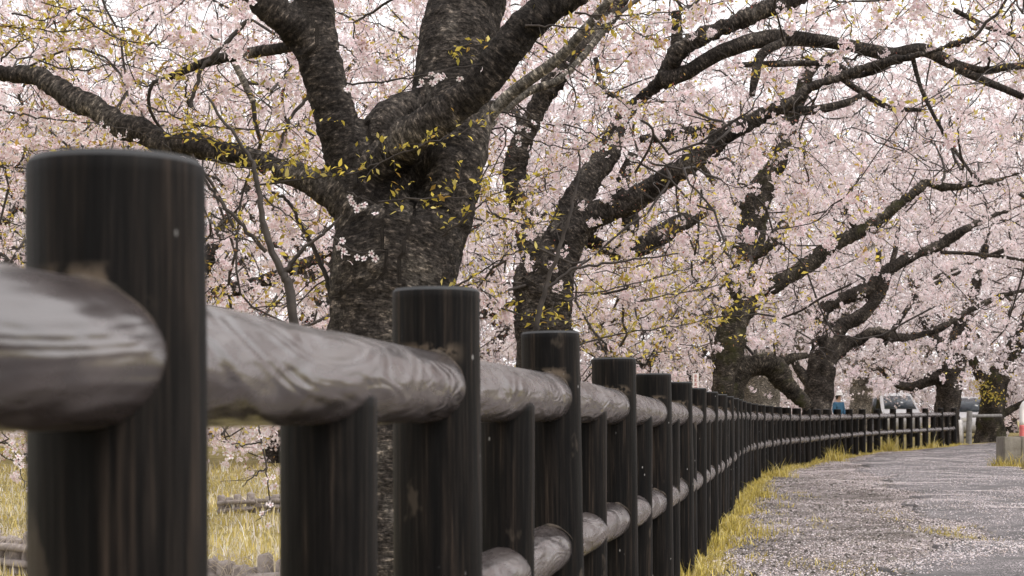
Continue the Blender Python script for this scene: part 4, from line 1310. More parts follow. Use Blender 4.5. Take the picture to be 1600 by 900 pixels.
FAR = [(-150, 47, 'far pink cherry tree hanging in from the left edge'), (-110, 66, 'far pink cherry tree at the left edge, deepest in the background'), (60, 50, 'far pink cherry tree left of the nearest post'),
       (110, 70, 'far pink cherry tree hidden deepest behind the nearest post'), (330, 62, 'far pink cherry tree just right of the nearest post'), (430, 49, 'far pink cherry tree above the rail between the two nearest posts'),
       (530, 74, 'far pink cherry tree left behind the thick nearest trunk'), (750, 52, 'far pink cherry tree between the thick nearest trunk and the second trunk'), (745, 68, 'far pink cherry tree deeper between the nearest and second trunks'),
       (905, 72, 'far pink cherry tree right behind the second trunk'), (1080, 66, 'far pink cherry tree left of the gnarled mossy trunk'), (1250, 78, 'far pink cherry tree between the gnarled trunk and the person'),
       (1420, 76, 'far pink cherry tree behind the small white van'), (1580, 80, 'far pink cherry tree behind the leaning ivy trunk'), (1625, 63, 'far pink cherry tree at the right edge behind the striped barrier'),
       (205, 43, 'pink cherry tree filling the gap above the nearest post'), (615, 46, 'pink cherry tree right behind the fork of the thick nearest trunk'), (852, 50, 'pink cherry tree in line behind the second dark trunk'),
       (1140, 70, 'pink cherry tree in line behind the gnarled mossy trunk'), (1278, 71, 'pink cherry tree in line behind the tree with three long limbs'), (1482, 73, 'pink cherry tree in line behind the stout trunk at the fence end'),
       (1700, 68, 'pink cherry tree overhanging from beyond the right edge'), (1840, 60, 'pink cherry tree far beyond the right edge whose crown shows at top right')]
protos = {}
PR = (3, 6, 9, 11)
for q in PR:
    px, Y, lab = FAR[q]
    protos[q] = back_tree(px, Y, 200+q, lab, (7.5, 5.0, 8.0), 8.0, (40, 360, 1700), 2, 0.062, 0.6, 0.2, 0.23, 4.8, 0.17, warm=0.04, group='far cherry trees', bud=0.3, draw=0.25)
for q, (px, Y, lab) in enumerate(FAR):
    if q in protos: continue
    src = protos[PR[q % 4]].root
    r = src.copy(); COL.objects.link(r)
    b = at(px, HZ, Y); b[2] = float(ground_z(b[0], Y)) - 0.02
    r.location = b; r.rotation_euler = (0, 0, RNG.uniform(0.4, 5.8)); k = RNG.uniform(0.85, 0.98); r.scale = (k, k, k*(1.25 if Y < 56 else 1.1))
    r['label'] = lab
    for ch in list(src.children):
        c = ch.copy(); COL.objects.link(c); c.parent = r

# ------------------------------------------------------------------ ivy shoots on the leaning trunk
def find_tree(text):
    return next(o for o in COL.objects if 'label' in o and text in o['label'])
rgx = np.random.default_rng(77)
tv = find_tree('yellow ivy')
ip = np.array([at(rgx.normal(1533, 9), rgx.normal(603, 12), 53.0+rgx.normal(0, .25)) for _ in range(130)] + [at(rgx.normal(1553, 9), rgx.normal(618, 6), 52.9+rgx.normal(0, .2)) for _ in range(90)])
V, F, A = scatter_template(LEAF_S, ip, rand_rot(len(ip), .4, rgx), rgx.uniform(.06, .13, len(ip)), solid_cols(rgx, LEAF_COLS))
ac = Acc(); ac.add(V, None, F, A)
ob = link('ivy', ac.mesh('ivy', False, 'col', np.array(tv.location)), M_leaf, tv); ob['kind'] = 'stuff'

# ------------------------------------------------------------------ grass and fallen petals
def path_top(X, Y):
    d = X - fence_x(Y)
    g = ground_z(X, Y)
    und = 0.008*np.sin(X*5.2+Y*3.3)*np.sin(X*2.1-Y*1.2) + 0.010*np.sin(Y*0.8+d*3)
    zg = np.maximum(g+0.008+und, g+0.005)
    za = np.maximum(g+0.034+und-lip_drop(Y, d-asph_edge(Y)), g+0.005)
    return np.where(d > asph_edge(Y), za, np.where(d > 0.2, zg, g))
def blades(name, X, Y, h, w, cols, rng, leanv=0.45):
    n = len(X)
    Z = path_top(X, Y)
    P = np.stack([X, Y, Z-0.01], 1)
    a = rng.uniform(0, 2*math.pi, n)
    side = np.stack([np.cos(a), np.sin(a), 0*a], 1)
    ld = rng.uniform(0, 2*math.pi, n)
    lv = np.stack([np.cos(ld), np.sin(ld), 0*ld], 1)*(h*np.abs(rng.normal(0, leanv, n)))[:, None]
    up = np.stack([0*h, 0*h, h], 1)
    v0 = P - side*w[:, None]; v1 = P + side*w[:, None]
    m = P + up*0.55 + lv*0.35
    v2 = m - side*(w*0.75)[:, None]; v3 = m + side*(w*0.75)[:, None]
    v4 = P + up*rng.uniform(0.75, 1.0, (n, 1)) + lv
    V = np.stack([v0, v1, v2, v3, v4], 1).reshape(-1, 3)
    k = (np.arange(n)*5)[:, None]
    F4 = np.concatenate([k, k+1, k+3, k+2], 1); F3 = np.concatenate([k+2, k+3, k+4], 1)
    C = np.array(cols)[rng.integers(0, len(cols), n)]*rng.normal(1, 0.12, (n, 1))
    C = np.repeat(np.clip(C, 0, .8), 5, 0)
    ac = Acc(); ac.add(V, F4, F3, C)
    ob = link(name, ac.mesh(name, False, 'col'), M_grass)
    ob['kind'] = 'stuff'
    return ob
GR = [(0.53, 0.42, 0.11), (0.60, 0.49, 0.15), (0.45, 0.36, 0.095), (0.66, 0.57, 0.30), (0.34, 0.28, 0.08), (0.26, 0.22, 0.065)]
rgg = np.random.default_rng(31)
n = 27000
Yg = 5.5 + (47.5-5.5)*rgg.uniform(0, 1, n)**1.5
clump = 0.5+0.5*np.sin(Yg*2.3)*np.sin(Yg*0.71+1)+0.3*np.sin(Yg*5.1)
dg_ = np.where(rgg.uniform(0, 1, n) < 0.5, rgg.normal(0.10, 0.10, n), np.abs(rgg.normal(0, 0.22, n))+0.02*rgg.normal(size=n))
dg_ = dg_*(0.62+0.30*clump)
Xg = fence_x(Yg) + dg_
hg = np.clip(rgg.gamma(3, 0.019, n)*(0.35+0.85*np.clip(clump, 0, 1.2))*np.exp(-np.maximum(dg_-0.15, 0)*2.2), 0.02, 0.15)
def weeds(xc, yc, k, sx, sy, hm):
    return rgg.normal(xc, sx, k), rgg.normal(yc, sy, k), np.clip(rgg.gamma(4, hm/4, k), .02, .6)
extra = []
for yc, k, hm in ((33.6, 420, .20), (40.2, 380, .20), (12.2, 160, .09), (17.5, 200, .10), (24.0, 220, .13), (44.0, 200, .16)):
    extra.append(weeds(float(fence_x(yc))+.28, yc, k, .10, .22, hm))
for _ in range(15):
    yc = rgg.uniform(8.5, 15); extra.append(weeds(float(fence_x(yc)) + float(asph_edge(np.array(yc))) - abs(rgg.normal(.22, .2)), yc, 45, .09, .14, .028))
for _ in range(18):
    yc = rgg.uniform(8, 20); extra.append(weeds(float(fence_x(yc)) + rgg.uniform(.3, .9), yc, 30, .06, .10, .035))
extra.append(weeds(8.83, 28.72, 160, .10, .07, .16)); extra.append(weeds(9.2, 28.7, 120, .18, .05, .13)); extra.append(weeds(8.78, 29.0, 90, .05, .2, .13))
Xg = np.concatenate([Xg]+[e[0] for e in extra]); Yg = np.concatenate([Yg]+[e[1] for e in extra]); hg = np.concatenate([hg]+[e[2] for e in extra]); n = len(Xg)
ob = blades('verge_grass', Xg, Yg, hg, rgg.uniform(0.0018, 0.0038, n)*(1+Yg/30), GR, rgg, 0.75)
ob['label'] = 'yellow green grass tufts growing along the foot of the fence'; ob['category'] = 'grass'
n = 31000
Yf = 7.5 + 38*rgg.uniform(0, 1, n)**1.3
pxf = np.where(rgg.uniform(0, 1, n) < 0.72, rgg.uniform(-80, 520, n), rgg.uniform(520, 1250, n))
Xf = (pxf-800)/FPX*Yf
ok = Xf < fence_x(Yf)-0.15
Xf, Yf = Xf[ok], Yf[ok]; n = len(Xf)
pat = 0.7+0.5*wob(np.stack([Xf, Yf, 0*Xf], 1), 1.3)
ob = blades('meadow_grass', Xf, Yf, np.clip(rgg.gamma(4, 0.035, n)*pat, 0.03, 0.45), rgg.uniform(0.002, 0.004, n)*(1+Yf/14), [(0.58, 0.47, 0.16), (0.64, 0.53, 0.22), (0.52, 0.42, 0.14), (0.68, 0.59, 0.33), (0.72, 0.65, 0.50), (0.76, 0.70, 0.67)], rgg)
ob['label'] = 'pale yellow meadow grass below the trees behind the fence'; ob['category'] = 'grass'

n = 190000
Yp = 7.5 + 34*rgg.uniform(0, 1, n)**1.7
dp = rgg.uniform(0.05, 4.2, n)
Xp = fence_x(Yp) + dp
Pp = np.stack([Xp, Yp, 0*Xp], 1)
edge = np.exp(-((dp-asph_edge(Yp)+0.16)/0.16)**2)
dens = 0.46 + 0.45*wob(Pp, 0.9) + 0.34*wob(Pp, 3.1, 2) + 0.15*wob(Pp, 9.0, 4) + 1.1*edge*(0.5+0.5*wob(Pp, 2.2, 1)) - 0.08*(dp > asph_edge(Yp))
ok = (rgg.uniform(0, 1, n) < dens) & (800+FPX*Xp/Yp < 1680)
Xp, Yp = Xp[ok], Yp[ok]; n = len(Xp)
pp = np.stack([Xp, Yp, path_top(Xp, Yp)+0.004], 1)
N_ = unit(np.stack([rgg.normal(0, .28, n), rgg.normal(0, .28, n), np.ones(n)], 1))
a_ = unit(np.cross(N_, rgg.normal(size=(n, 3))))
PT = (np.array([(-1, 0, 0.1), (0, -0.6, 0), (1.0, 0.1, 0.25), (-0.1, 0.65, 0.05)]), np.array([(0, 1, 3), (1, 2, 3)]), np.ones(4))
V, F, A = scatter_template(PT, pp, np.stack([a_, np.cross(N_, a_), N_], 1), rgg.uniform(0.0060, 0.0090, n), solid_cols(rgg, [(0.86, 0.80, 0.82), (0.82, 0.74, 0.76), (0.78, 0.68, 0.70), (0.62, 0.52, 0.46)], .06))
ac = Acc(); ac.add(V, None, F, A)
ob = link('fallen_petals', ac.mesh('fallen_petals', False, 'col'), M_petal)
ob['kind'] = 'stuff'; ob['label'] = 'pale pink cherry petals scattered over the path'; ob['category'] = 'petals'
# pebbles and torn asphalt crumbs on the gravel side
n = 9000
Yp = 8 + 16*rgg.uniform(0, 1, n)**1.5
dp = rgg.uniform(0.25, 2.3, n)
ok = dp < asph_edge(Yp)+0.1
Yp, dp = Yp[ok], dp[ok]; Xp = fence_x(Yp)+dp; n = len(Xp)
ST = (np.array([(1, 0, 0), (0.2, 0.9, 0), (-0.9, 0.3, 0), (-0.3, -0.9, 0), (0.1, 0.1, 0.75)]), np.array([(0, 1, 4), (1, 2, 4), (2, 3, 4), (3, 0, 4)]), np.ones(5))
az = rgg.uniform(0, 6.28, n)
Rz = np.stack([np.stack([np.cos(az), np.sin(az), 0*az], 1), np.stack([-np.sin(az), np.cos(az), 0*az], 1), np.tile([0, 0, 1.0], (n, 1))], 1)
V, F, A = scatter_template(ST, np.stack([Xp, Yp, path_top(Xp, Yp)-0.001], 1), Rz, rgg.gamma(3, 0.0028, n)+0.003, solid_cols(rgg, [(0.09, 0.08, 0.075), (0.16, 0.145, 0.13), (0.055, 0.05, 0.045), (0.22, 0.2, 0.19)], .15))
M_stone = mat_petal('grit_stone', 0.0)
ac = Acc(); ac.add(V, None, F, A)
ob = link('gravel_stones', ac.mesh('gravel_stones', False, 'col'), M_stone)
ob['kind'] = 'stuff'; ob['label'] = 'small dark stones lying loose on the gravel side of the path'; ob['category'] = 'gravel'

# ------------------------------------------------------------------ weathered log edging on the meadow
M_log = simple_mat('weathered_log', (0.16, 0.135, 0.12), (0.42, 0.37, 0.345), 9, 0.9, 0.8, 0.01)
M_straw = simple_mat('dry_straw', (0.42, 0.35, 0.26), (0.62, 0.54, 0.45), 9, 0.9, 0.0)
def log_edging(label, A, B, n, h, r, seed):
    rg = np.random.default_rng(seed)
    A = np.array(A, float); B = np.array(B, float)
    g0 = float(ground_z(A[0], A[1]))
    root = thing('log_edging', label, 'edging', (A[0], A[1], g0), 'log edgings on the meadow')
    ms = []
    for k in range(5):
        hh = h*rg.uniform(0.85, 1.1)
        prof = [(r*1.02, -0.2), (r, 0), (r*rg.uniform(.94, 1.04), hh*.5), (r*.97, hh-.02), (r*.8, hh-.004), (r*.4, hh)]
        V, F, F3 = lathe(prof, 10, 0.05, k, 0.03)
        V[-11:, 2] += rg.normal(0, .008, 11)
        me = make_mesh('log', V, [F, F3], True); me.materials.append(M_log); ms.append(me)
    for k in range(n):
        t = (k+0.5)/n
        p = A + (B-A)*t + rg.normal(0, .012, 2)
        if rg.uniform() < 0.07: continue
        o = link('log', ms[rg.integers(0, 5)], None, root, (p[0]-A[0], p[1]-A[1], float(ground_z(p[0], p[1]))-g0))
        o.rotation_euler = (rg.normal(0, .05), rg.normal(0, .05), rg.uniform(0, 6.28))
        s_ = rg.uniform(.85, 1.1); o.scale = (s_, s_, rg.uniform(.85, 1.1))
    d = unit(B-A); nrm = np.array([d[1], -d[0]])
    if nrm[1] > 0: nrm = -nrm
    for k in range(max(2, n//10)):
        t0 = k/max(2, n//10); t1_ = t0 + 0.9/max(2, n//10)
        for zz in (0.62, 0.25):
            p0 = A + (B-A)*t0 + nrm*(r+.03); p1 = A + (B-A)*t1_ + nrm*(r+.03)
            z0 = float(ground_z(*p0))+h*zz; z1 = float(ground_z(*p1))+h*zz+rg.normal(0, .02)
            V, F, F3, _ = tube(np.stack([np.append(p0, z0), np.append((p0+p1)/2, (z0+z1)/2+.01), np.append(p1, z1)]), np.array([.03, .033, .028]), 8, .08, 6, k)
            link('cross_pole', make_mesh('cross_pole', V-np.array([A[0], A[1], g0]), [F, F3], True), M_log, root)
    ac = Acc()
    for k in range(n*9):
        p = A + (B-A)*rg.uniform(0, 1) + nrm*rg.normal(.04, .06)
        z = float(ground_z(*p)) + h*rg.uniform(.75, 1.05)
        p0 = np.append(p, z); dr = rg.normal(0, .09, 3); dr[2] = -abs(rg.normal(.1, .07))
        V, F, _, _ = tube(np.stack([p0, p0+dr*.5+[0, 0, .03], p0+dr]), np.array([.0022, .002, .001]), 3, caps=False)
        ac.add(V, F)
    ob = link('dry_straw', ac.mesh('dry_straw', False, None, (A[0], A[1], g0)), M_straw, root); ob['kind'] = 'stuff'
log_edging('weathered log edging bound with straw, seen low between the two nearest posts', (-0.9, 9.0), (-2.6, 10.6), 17, .42, .058, 3)
log_edging('weathered log edging on the meadow left of the nearest post', (-3.7, 12.9), (-5.6, 14.6), 18, .36, .058, 4)
log_edging('distant log edging half sunk in the pale meadow grass', (-2.9, 21.8), (-4.1, 22.2), 9, .24, .06, 5)

# ------------------------------------------------------------------ concrete block and striped barrier at the right edge
M_conc = simple_mat('stained_concrete', (0.13, 0.115, 0.095), (0.27, 0.25, 0.215), 5, 0.9, 0.7, 0.012, detail=8)
def rounded_box(name, c, s, bev=0.015, seg=2):
    import bmesh
    bm = bmesh.new()
    bmesh.ops.create_cube(bm, size=1.0)
    for v in bm.verts:
        v.co = Vector((v.co.x*s[0]+c[0], v.co.y*s[1]+c[1], v.co.z*s[2]+c[2]))
    bmesh.ops.bevel(bm, geom=bm.edges[:], offset=bev, segments=seg, affect='EDGES')
    me = bpy.data.meshes.new(name); bm.to_mesh(me); bm.free()
    return me
bx, by = 8.86, 28.8
bz = float(path_top(np.array(bx), np.array(by)))
blk = thing('concrete_block', 'stained grey concrete block at the right edge of the path', 'concrete block', (bx, by, bz))
link('slab', rounded_box('slab', (0.155, 0.25, 0.255), (0.31, 0.5, 0.57), .014), M_conc, blk)
link('slab', rounded_box('slab', (0.50, 0.25, 0.262), (0.37, 0.49, 0.575), .014), M_conc, blk)
link('slab', rounded_box('slab', (0.90, 0.25, 0.255), (0.41, 0.5, 0.57), .014), M_conc, blk)

M_red = simple_mat('red_enamel', (0.50, 0.10, 0.10), (0.62, 0.17, 0.16), 6, 0.45, 0.1, 0.003)
M_white = simple_mat('white_enamel', (0.62, 0.60, 0.58), (0.80, 0.78, 0.76), 6, 0.45, 0.1, 0.003)
Yb = 30.6
lx = 797/FPX*Yb
gb = float(path_top(np.array(lx), np.array(Yb)))
bar = thing('arch_barrier', 'red and white striped tubular arch barrier behind the concrete block', 'barrier', (lx, Yb, gb))
H, Wd, rc = 1.22, 1.0, 0.16
path_ = [(0, 0, z) for z in np.linspace(-.1, H-rc, 30)] + [(rc-rc*math.cos(a), 0, H-rc+rc*math.sin(a)) for a in np.linspace(.15, math.pi/2, 8)]
path_ += [(x, 0, H) for x in np.linspace(rc+.05, Wd-rc-.05, 10)]
path_ += [(Wd-q[0], 0, q[2]) for q in path_[:38][::-1]]
path_ = np.array(path_)
s_ = np.concatenate([[0], np.cumsum(np.linalg.norm(np.diff(path_, axis=0), axis=1))])
cuts = [0, .40, .56, .86, 1.62, 2.0, 2.3, 2.48, s_[-1]]
for k in range(len(cuts)-1):
    u = np.linspace(cuts[k], cuts[k+1], 12)
    P = np.stack([np.interp(u, s_, path_[:, c]) for c in range(3)], 1)
    V, F, F3, _ = tube(P, np.full(12, .05 + .0006*(k % 2)), 16)
    link('red_band' if k % 2 == 0 else 'white_band', make_mesh('band', V, [F, F3], True), M_red if k % 2 == 0 else M_white, bar)

# ------------------------------------------------------------------ timber post with plank past the fence end
M_grey = simple_mat('grey_timber', (0.10, 0.095, 0.09), (0.23, 0.22, 0.21), 10, 0.9, 0.6, 0.01)
M_plank = simple_mat('whitewashed_plank', (0.5, 0.48, 0.46), (0.72, 0.7, 0.68), 6, 0.8, 0.3, 0.006)
q = at(1513.5, HZ, 49.0); gz_ = float(ground_z(q[0], 49.0))
gp = thing('timber_barrier', 'grey timber post with a low rail between the last two trunks', 'barrier', (q[0], 49.0, gz_))
V, F, F3 = lathe([(.09, -.2), (.092, 0), (.088, .5), (.085, 1.0), (.07, 1.02)], 14, .02, 1, .02)
o = link('post', make_mesh('post', V, [F, F3], True), M_grey, gp); o.rotation_euler = (0, .03, 0)
V, F, F3, _ = tube(np.array([(0, 0, .86), (.4, .3, .87), (1.3, 1.0, .88)]), np.array([.05, .05, .05]), 10)
link('rail', make_mesh('rail', V, [F, F3], True), M_grey, gp)
V, F = box_vf((-.19, .05, .36), (.13, .03, .8), .2)
o = link('plank', make_mesh('plank', V, [F]), M_plank, gp); o.rotation_euler = (0, -.05, 0)

# ------------------------------------------------------------------ small notice board on a stake
M_notice = simple_mat('notice_white', (0.66, 0.62, 0.60), (0.78, 0.74, 0.72), 9, 0.6, 0.05, 0.002)
M_ink = simple_mat('notice_red', (0.42, 0.08, 0.07), (0.5, 0.13, 0.11), 9, 0.6, 0.0)
q = at(1087, HZ, 16.0); gz_ = float(ground_z(q[0], 16.0))
sg = thing('notice_stake', 'narrow white notice with red lettering on a stake behind the fence', 'sign', (q[0], 16.0, gz_))
zc = at(0, 597, 16)[2] - gz_
link('board', rounded_box('board', (0, 0, zc), (.060, .012, .175), .003), M_notice, sg)
link('stake', rounded_box('stake', (0, .018, (zc+.05)/2-.1), (.025, .02, zc+.25), .003), M_grey, sg)
ac = Acc()
rgs = np.random.default_rng(9)
for k in range(4):
    zz = zc + .062 - k*.041
    for (dx, dz, w_, h_) in [(0, .010, .034, .004), (0, -.002, .026, .004), (0, 0, .004, .028), (0, -.013, .036, .004)]:
        V, F = box_vf((dx+rgs.normal(0, .002), -.0075, zz+dz), (w_*rgs.uniform(.7, 1), .002, h_))
        ac.add(V, F)
link('lettering', ac.mesh('lettering'), M_ink, sg)

# ------------------------------------------------------------------ parked white vehicles beyond the fence
M_carw = simple_mat('white_car_paint', (0.50, 0.50, 0.51), (0.58, 0.58, 0.59), 3, 0.25, 0.0, spec=0.6)
M_glass = simple_mat('car_glass', (0.02, 0.03, 0.04), (0.05, 0.07, 0.09), 3, 0.06, 0.0, spec=0.9)
M_tyre = simple_mat('tyre_rubber', (0.012, 0.012, 0.012), (0.03, 0.03, 0.03), 20, 0.8, 0.3, 0.004)
M_rim = simple_mat('wheel_rim', (0.35, 0.35, 0.36), (0.45, 0.45, 0.46), 8, 0.35, 0.0, metal=0.8)
M_lamp = simple_mat('lamp_glass', (0.6, 0.6, 0.58), (0.75, 0.75, 0.73), 8, 0.15, 0.0, spec=0.8)
M_tail = simple_mat('tail_lamp', (0.35, 0.02, 0.02), (0.45, 0.04, 0.03), 8, 0.2, 0.0, spec=0.8)
def extrude_profile(prof, half_w, inset_top=0.0, ztop=1.0, zbelt=0.8):
    prof = np.array(prof, float); n = len(prof)
    def wd(z, f):
        w = half_w*f
        return w - inset_top*np.clip((z-zbelt)/(ztop-zbelt), 0, 1)
    rings = []
    c = prof.mean(0)
    for f, sh in ((-1, .93), (-.97, .985), (-.8, 1.0), (.8, 1.0), (.97, .985), (1, .93)):
        q = c + (prof-c)*sh
        w = np.array([wd(z, abs(f))*np.sign(f) for z in prof[:, 1]])
        rings.append(np.stack([q[:, 0], w, q[:, 1]], 1))
    V = np.concatenate(rings)
    F = []
    for r in range(5):
        for k in range(n):
            k2 = (k+1) % n
            F.append((r*n+k, r*n+k2, (r+1)*n+k2, (r+1)*n+k))
    me_f = [np.array(F)]
    caps = [tuple(range(n)), tuple(5*n+k for k in range(n))[::-1]]
    return V, me_f, caps
def car(label, loc, rz, L, W, Hh, kind):
    root = thing('parked_car', label, 'car', loc, 'white cars parked beyond the fence')
    root.rotation_euler = (0, 0, rz)
    hl = L/2
    if kind == 'van':
        prof = [(-hl, .30), (-hl, .95), (-hl+.06, 1.15), (-hl+.18, Hh-.12), (-hl+.35, Hh-.02), (hl-1.25, Hh), (hl-1.0, Hh-.06), (hl-.35, 1.12), (hl-.08, .95), (hl, .75), (hl, .30), (hl-.5, .22), (-hl+.5, .22)]
        wins = [(-hl+.35, hl-2.3), (hl-2.2, hl-1.25)]
        ws = ((hl-.895, Hh-.14), (hl-.365, 1.16)); rw = ((-hl+.15, Hh-.22), (-hl+.045, 1.12))
    else:
        prof = [(-hl, .32), (-hl, .80), (-hl+.12, .95), (-hl+.55, 1.0), (-hl+1.1, Hh-.05), (-hl+1.6, Hh), (hl-2.0, Hh-.01), (hl-1.15, 1.0), (hl-.25, .82), (hl, .62), (hl, .32), (hl-.5, .2), (-hl+.5, .2)]
        wins = [(-hl+1.15, -.15), (-.08, hl-1.75)]
        ws = ((hl-1.905, Hh-.06), (hl-1.165, 1.03)); rw = ((-hl+1.02, Hh-.12), (-hl+.62, 1.05))
    V, Fs, caps = extrude_profile(prof, W/2, .14, Hh, 1.0)
    me = make_mesh('body', V, Fs + [np.array([caps[0]]), np.array([caps[1]])], False)
    link('body', me, M_carw, root)
    zb, zt = 1.02, Hh-.16
    inset = lambda z: W/2 - .14*np.clip((z-1.0)/(Hh-1.0), 0, 1)
    for sgn in (-1, 1):
        for a, b in wins:
            y0, y1 = sgn*(inset(zb)+.006), sgn*(inset(zt)+.006)
            V = np.array([(a, y0, zb), (b, y0, zb), (b-.12, y1, zt), (a+.05, y1, zt)])
            V = np.concatenate([V, V - np.array([0, sgn*.03, 0])])
            link('side_window', make_mesh('side_window', V, [np.array([(0, 1, 2, 3), (7, 6, 5, 4), (0, 4, 5, 1), (1, 5, 6, 2), (2, 6, 7, 3), (3, 7, 4, 0)])]), M_glass, root)
    for nm, ((xa, za), (xb, zb2)), e in (('windscreen', ws, .012), ('rear_window', rw, -.012)):
        V = np.array([(xa+e, -inset(za)*.82, za), (xa+e, inset(za)*.82, za), (xb+e, inset(zb2)*.86, zb2), (xb+e, -inset(zb2)*.86, zb2)])
        V = np.concatenate([V, V-np.array([3*e, 0, .01])])
        link(nm, make_mesh(nm, V, [np.array([(0, 1, 2, 3), (7, 6, 5, 4), (0, 4, 5, 1), (1, 5, 6, 2), (2, 6, 7, 3), (3, 7, 4, 0)])]), M_glass, root)
    for sx in (-1, 1):
        for sy in (-1, 1):
            V, F, F3 = lathe([(.05, -.09), (.27, -.09), (.30, -.06), (.30, .06), (.27, .09), (.2, .085)], 24)
            w_ = link('wheel', make_mesh('wheel', V, [F, F3], True), M_tyre, root, (sx*(hl-.72), sy*(W/2-.10), .30))
            w_.rotation_euler = (math.radians(-90*sy), 0, 0)
            V, F, F3 = lathe([(.19, .085), (.185, .098), (.06, .09), (.05, .1)], 16)
            link('rim', make_mesh('rim', V, [F, F3]), M_rim, w_)
    for sy in (-1, 1):
        link('headlight', rounded_box('headlight', (hl-.04, sy*(W/2-.26), .72), (.12, .30, .15), .03), M_lamp, root)
        link('tail_light', rounded_box('tail_light', (-hl+.02, sy*(W/2-.12), .85), (.08, .13, .34), .02), M_tail, root)
for px, Y, rz, L, W, Hh, kind, lab in ((1391, 67.0, math.radians(-86), 3.5, 1.6, 1.82, 'van', 'small white van parked behind the far stretch of the fence'),
                                       (1513, 63.0, math.radians(-93), 4.1, 1.68, 1.62, 'sedan', 'white car glimpsed between the last two cherry trunks')):
    q = at(px, HZ, Y)
    car(lab, (q[0], Y, float(ground_z(q[0], Y))), rz, L, W, Hh, kind)

# ------------------------------------------------------------------ person in a blue jacket behind the fence
M_skin = simple_mat('skin', (0.50, 0.33, 0.25), (0.58, 0.40, 0.31), 8, 0.6, 0.0)
M_jacket = simple_mat('blue_jacket', (0.03, 0.10, 0.19), (0.06, 0.17, 0.28), 10, 0.8, 0.4, 0.01)
M_trous = simple_mat('grey_trousers', (0.09, 0.09, 0.10), (0.15, 0.15, 0.16), 10, 0.85, 0.4, 0.01)
M_hat = simple_mat('white_hat', (0.68, 0.67, 0.65), (0.8, 0.79, 0.77), 10, 0.8, 0.2, 0.005)
M_hair = simple_mat('dark_hair', (0.012, 0.010, 0.009), (0.03, 0.025, 0.02), 30, 0.6, 0.3, 0.004)
def skin_mesh(name, verts, edges, radii, sub=2):
    me = bpy.data.meshes.new('tmp'); me.from_pydata([tuple(v) for v in verts], edges, [])
    o = bpy.data.objects.new('tmp', me); COL.objects.link(o)
    o.modifiers.new('skin', 'SKIN')
    for k, r in enumerate(radii):
        me.skin_vertices[0].data[k].radius = r if isinstance(r, tuple) else (r, r)
    me.skin_vertices[0].data[0].use_root = True
    sm = o.modifiers.new('sub', 'SUBSURF'); sm.levels = sub; sm.render_levels = sub
    dg = bpy.context.evaluated_depsgraph_get()
    out = bpy.data.meshes.new_from_object(o.evaluated_get(dg)); out.name = name
    bpy.data.objects.remove(o)
    for p in out.polygons: p.use_smooth = True
    out.materials.clear()
    return out
q = at(1310, HZ, 57.0); gz_ = float(ground_z(q[0], 57.0))
per = thing('person', 'person in a blue jacket and white hat standing behind the far fence', 'person', (q[0], 57.0, gz_))
per.rotation_euler = (0, 0, math.radians(35))
J = [(0, 0, .92), (0, 0, 1.15), (0, 0, 1.38), (0, -.01, 1.50), (0, -.015, 1.60), (0, -.02, 1.70),          # 0-5 pelvis..head
     (-.19, 0, 1.40), (-.25, -.02, 1.12), (-.22, -.16, .95), (.19, 0, 1.40), (.25, -.02, 1.12), (.20, -.18, .98),   # arms
     (-.10, 0, .86), (-.11, -.02, .48), (-.11, .03, .09), (-.12, -.13, .04), (.10, 0, .86), (.11, -.01, .48), (.12, .03, .09), (.13, -.13, .04)]
E = [(0, 1), (1, 2), (2, 3), (3, 4), (4, 5), (2, 6), (6, 7), (7, 8), (2, 9), (9, 10), (10, 11), (0, 12), (12, 13), (13, 14), (14, 15), (0, 16), (16, 17), (17, 18), (18, 19)]
Rr = [(.16, .11), (.145, .10), (.16, .10), .055, (.085, .10), (.075, .09), .065, .048, .036, .065, .048, .036, .085, .062, .045, .04, .085, .062, .045, .04]
link('body', skin_mesh('body', J, E, Rr), M_skin, per)
jv = [J[0], J[1], J[2], (0, -.008, 1.46), J[6], J[7], (-.222, -.14, .975), J[9], J[10], (.203, -.16, 1.0)]
link('jacket', skin_mesh('jacket', jv, [(0, 1), (1, 2), (2, 3), (2, 4), (4, 5), (5, 6), (2, 7), (7, 8), (8, 9)], [(.20, .145), (.185, .135), (.195, .135), .08, .085, .068, .056, .085, .068, .056]), M_jacket, per)
tvv = [(0, 0, .90), J[12], J[13], (-.11, .02, .14), J[16], J[17], (.12, .02, .14)]
link('trousers', skin_mesh('trousers', tvv, [(0, 1), (1, 2), (2, 3), (0, 4), (4, 5), (5, 6)], [(.175, .125), .105, .082, .066, .105, .082, .066]), M_trous, per)
V, F, F3 = lathe([(.175, 1.70), (.17, 1.715), (.112, 1.73), (.108, 1.79), (.085, 1.83), (.03, 1.845)], 20, .01, 1)
link('hat', make_mesh('hat', V + np.array([0, -.02, 0]), [F, F3], True), M_hat, per)
V, F, F3 = lathe([(.07, 1.55), (.108, 1.60), (.113, 1.68), (.105, 1.73), (.05, 1.74)], 18, .02, 2)
link('hair', make_mesh('hair', V*np.array([1, .9, 1]) + np.array([0, .025, 0]), [F, F3], True), M_hair, per)
